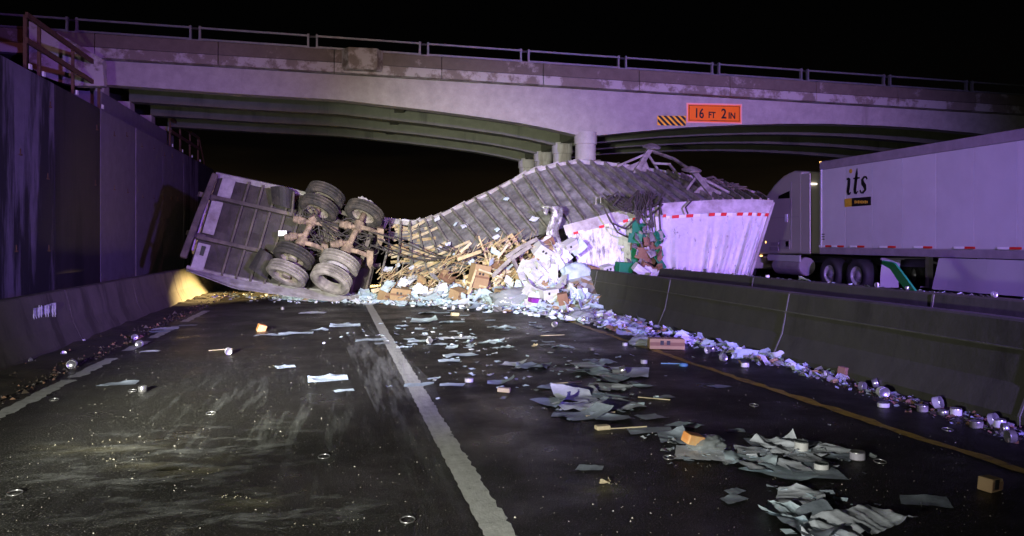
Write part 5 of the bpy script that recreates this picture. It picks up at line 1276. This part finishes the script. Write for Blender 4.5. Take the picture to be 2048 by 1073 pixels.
def gbf(a, b):
    i = a * 3; k = min(2, int(i)); f_ = i - k; q0, q1 = pts[k], pts[k + 1]
    return onX(lerp(lerp(q0[0], q1[0], f_), lerp(q0[2], q1[2], f_), b), lerp(lerp(q0[1], q1[1], f_), lerp(q0[3], q1[3], f_), b), 6.93 + .04 * b)
MB().grid(gbf, 14, 2).build('panel', 'green_board', gb, solid=.025)

# pallets and loose timber ---------------------------------------------------
def pallet(label, o0, ex, ey, ez, n=6, L1=1.1, L2=1.0):
    t_ = thing('wooden_pallet', label, 'pallet', o0); ex, ey, ez = V(ex).normalized(), V(ey).normalized(), V(ez).normalized()
    for k in range(n):
        a = o0 + ex * (k / (n - 1) - .5) * L1 + ex * random.uniform(-.02, .02); up_ = random.uniform(-.03, .03)
        MB().bar([a - ey * L2 / 2 + ez * up_, a + ey * (L2 / 2 + random.uniform(-.1, .04))], .10, .022, ez).build('slat', random.choice(('plank_yellow', 'plank_pale')), t_)
    for k in range(3):
        a = o0 + ey * (k - 1) * L2 * .45 - ez * .06; MB().bar([a - ex * L1 / 2, a + ex * L1 / 2], .05, .09, ez).build('runner', 'plank_yellow', t_)
    return t_
random.seed(9)
pallet('broken yellow wooden pallet standing upright in the heap', at(1010, 548, 18.6), (1, .1, .12), (-.12, .25, 1), (0, -1, .25), 6, .95, .9)
pallet('second yellow pallet tilted behind the upright one', at(1010, 505, 19.0), (1, .1, .5), (-.5, .3, .8), (0, -1, .3), 5, .8, .7)
lp = 'loose broken yellow plank in the heap near the pallets'
for k in range(16):
    x, y = random.uniform(930, 1065), random.uniform(490, 585); q = at(x, y, 18.3 + random.uniform(-.3, .4)); a = random.uniform(.2, 1.5) * random.choice((-1, 1, 1)); l_ = random.uniform(.35, .9)
    d = V((math.cos(a), random.uniform(-.4, .4), math.sin(a))).normalized()
    tag(MB().bar([q - d * l_ / 2, q + d * l_ / 2], random.uniform(.04, .1), .025, (0, -1, .2)).build('loose_plank', random.choice(('plank_yellow', 'plank_pale'))), lp, 'plank', 'loose planks in the heap')
for k in range(24):
    x = random.uniform(745, 935); q = hit(x, random.uniform(565, 600)) or at(x, 580, 19.5); a = random.uniform(.1, .9); l_ = random.uniform(.4, 1.1); d = V((math.cos(a), .3, math.sin(a) * .7)).normalized()
    tag(MB().bar([q - d * l_ * .3, q + d * l_ * .7], random.uniform(.035, .08), .022, (0, -1, .4)).build('loose_plank', random.choice(('plank_yellow', 'plank_pale'))), 'loose broken yellow plank below the torn trailer floor', 'plank', 'loose planks under the torn floor')
for pts, lb_ in (([(1020, 508), (1038, 545), (1052, 585)], 'bent dark steel beam hanging in front of the pallet'), ([(1062, 492), (1020, 520), (985, 553)], 'long dark steel strip crossing the pallet slantwise'), ([(1075, 478), (1040, 496), (1012, 515)], 'dark steel strip lying along the trailer edge above the pallet')):
    tag(MB().bar([at(x, y, 17.9) for x, y in pts], .09, .05, (0, -1, .3)).build('steel_beam', 'member_steel'), lb_, 'beam')
for a in ((1325, 1375, 728, 'blue_plastic'),):
    o = thing('spatula', 'blue plastic spatula lying near the yellow line', 'utensil', G(1350, 730))
    MB().bar([G(1322, 729) + V((0, 0, .012)), G(1362, 730) + V((0, 0, .014))], .018, .012).build('handle', 'blue_plastic', o)
    MB().lathe([(.001, 0), (.05, 0), (.055, .012), (.05, .03), (.03, .012), (.001, .01)], 18, None, G(1367, 733) + V((0, 0, .002))).build('bowl', 'blue_plastic', o)
for px, py, l_, rz, lb_ in ((1135, 768, .35, .05, 'thin stick above the paper drift'), (1250, 858, .38, 0, 'thin stick beside the small yellow block'), (1205, 833, .3, .1, 'thin stick lying in the paper drift'), (1105, 672, .4, 0, 'thin stick on the road before the heap'), (440, 702, .3, .1, 'thin stick beside the lone lying can'), (1300, 795, .25, -.2, 'thin stick below the curled grey sheet')):
    q = G(px, py); tag(MB().bar([q + V((-l_ / 2, 0, .008)), q + V((l_ / 2, rz, .010))], .014, .008).build('wooden_stick', 'plank_pale'), lb_, 'stick')
for px, py, rz, lb_ in ((1070, 693, .3, 'torn brown leaf-like scrap left of the spatula'), (1215, 967, .1, 'curled brown peel in the right lane foreground')):
    place(sheet_mesh('brown_scrap', 1, .6, 8, .2, 'plank_pale', 300 + px, .6), 'brown_scrap', G(px, py), (0, 0, rz), .12, lb_, 'scrap')
# crumpled plastic film ---------------------------------------------------
def blob(label, c, rx, ry, rz_, seed, mat='plastic_film', name='plastic_bundle'):
    mb = MB(); off = V((seed * 3.1, 0, 0))
    def fn(a, b):
        th, ph = a * 2 * math.pi, (b - .5) * math.pi; d = V((math.cos(ph) * math.cos(th), math.cos(ph) * math.sin(th), math.sin(ph)))
        k = 1 + .35 * noise.noise(d * 1.6 + off) + .22 * abs(noise.noise(d * 4.5 + off)); q = V((d.x * rx, d.y * ry, max(d.z, -.6) * rz_)) * k; return V(c) + q
    mb.grid(fn, 36, 20); return tag(mb.build(name, mat, smooth=True), label, 'plastic')
blob('clear plastic wrapped bundle at the foot of the heap', (hit(1030, 612) or G(1030, 612)) + V((0, .15, .15)), .55, .28, .22, 1)
blob('clear crumpled film at the end of the yellow line', G(1165, 640) + V((0, 0, .06)), .28, .2, .12, 2)
blob('crumpled clear film under the orange packet in the near drift', G(1412, 897) + V((0, 0, .04)), .15, .12, .06, 3)
blob('clear crumpled film standing against the median barrier', G(1240, 625) + V((0, .1, .15)), .16, .1, .22, 4)
blob('clear crumpled film left of the cardboard box on the line', G(1285, 690) + V((0, 0, .05)), .18, .13, .09, 5)
blob('shiny film draped over the cartons below the white trailer side', at(1150, 548, 17.6), .35, .2, .28, 8, 'paper_teal')
# small scraps on top of the far barrier, a crumpled tissue
q = onX(1608, 564, 6.93); q.z = .95
place(BIG[2], 'crumpled_sheet', q, (.3, .2, 1), .22, 'crumpled pink tissue on the far median barrier', 'paper')
def gb2(): return V((6.95 + random.uniform(-.05, .05), random.uniform(6.5, 16), .932))
scraps('barrier_litter', 'bits of glass and paper along the top of the far median barrier', 120, gb2, ['paper_white', 'can_steel', 'paper_grey'], .015, .05, 0, .5)
def gb3(): return V((6.38 + random.uniform(-.25, .25), random.uniform(13.5, 18), .02))
# far lamps on the horizon
for px, py, lb_ in ((783, 437, 'tiny distant lamp on the horizon beyond the wreck'), (800, 439, 'second tiny distant lamp right of the first'), (852, 436, 'tiny distant lamp nearest the trailer slope')):
    q = at(px, py, 400); tag(MB().lathe([(.001, -.3), (.3, -.15), (.3, .15), (.001, .3)], 8, None, q).build('distant_lamp', 'far_lamp'), lb_, 'lamp')
print('objects', len(bpy.data.objects))
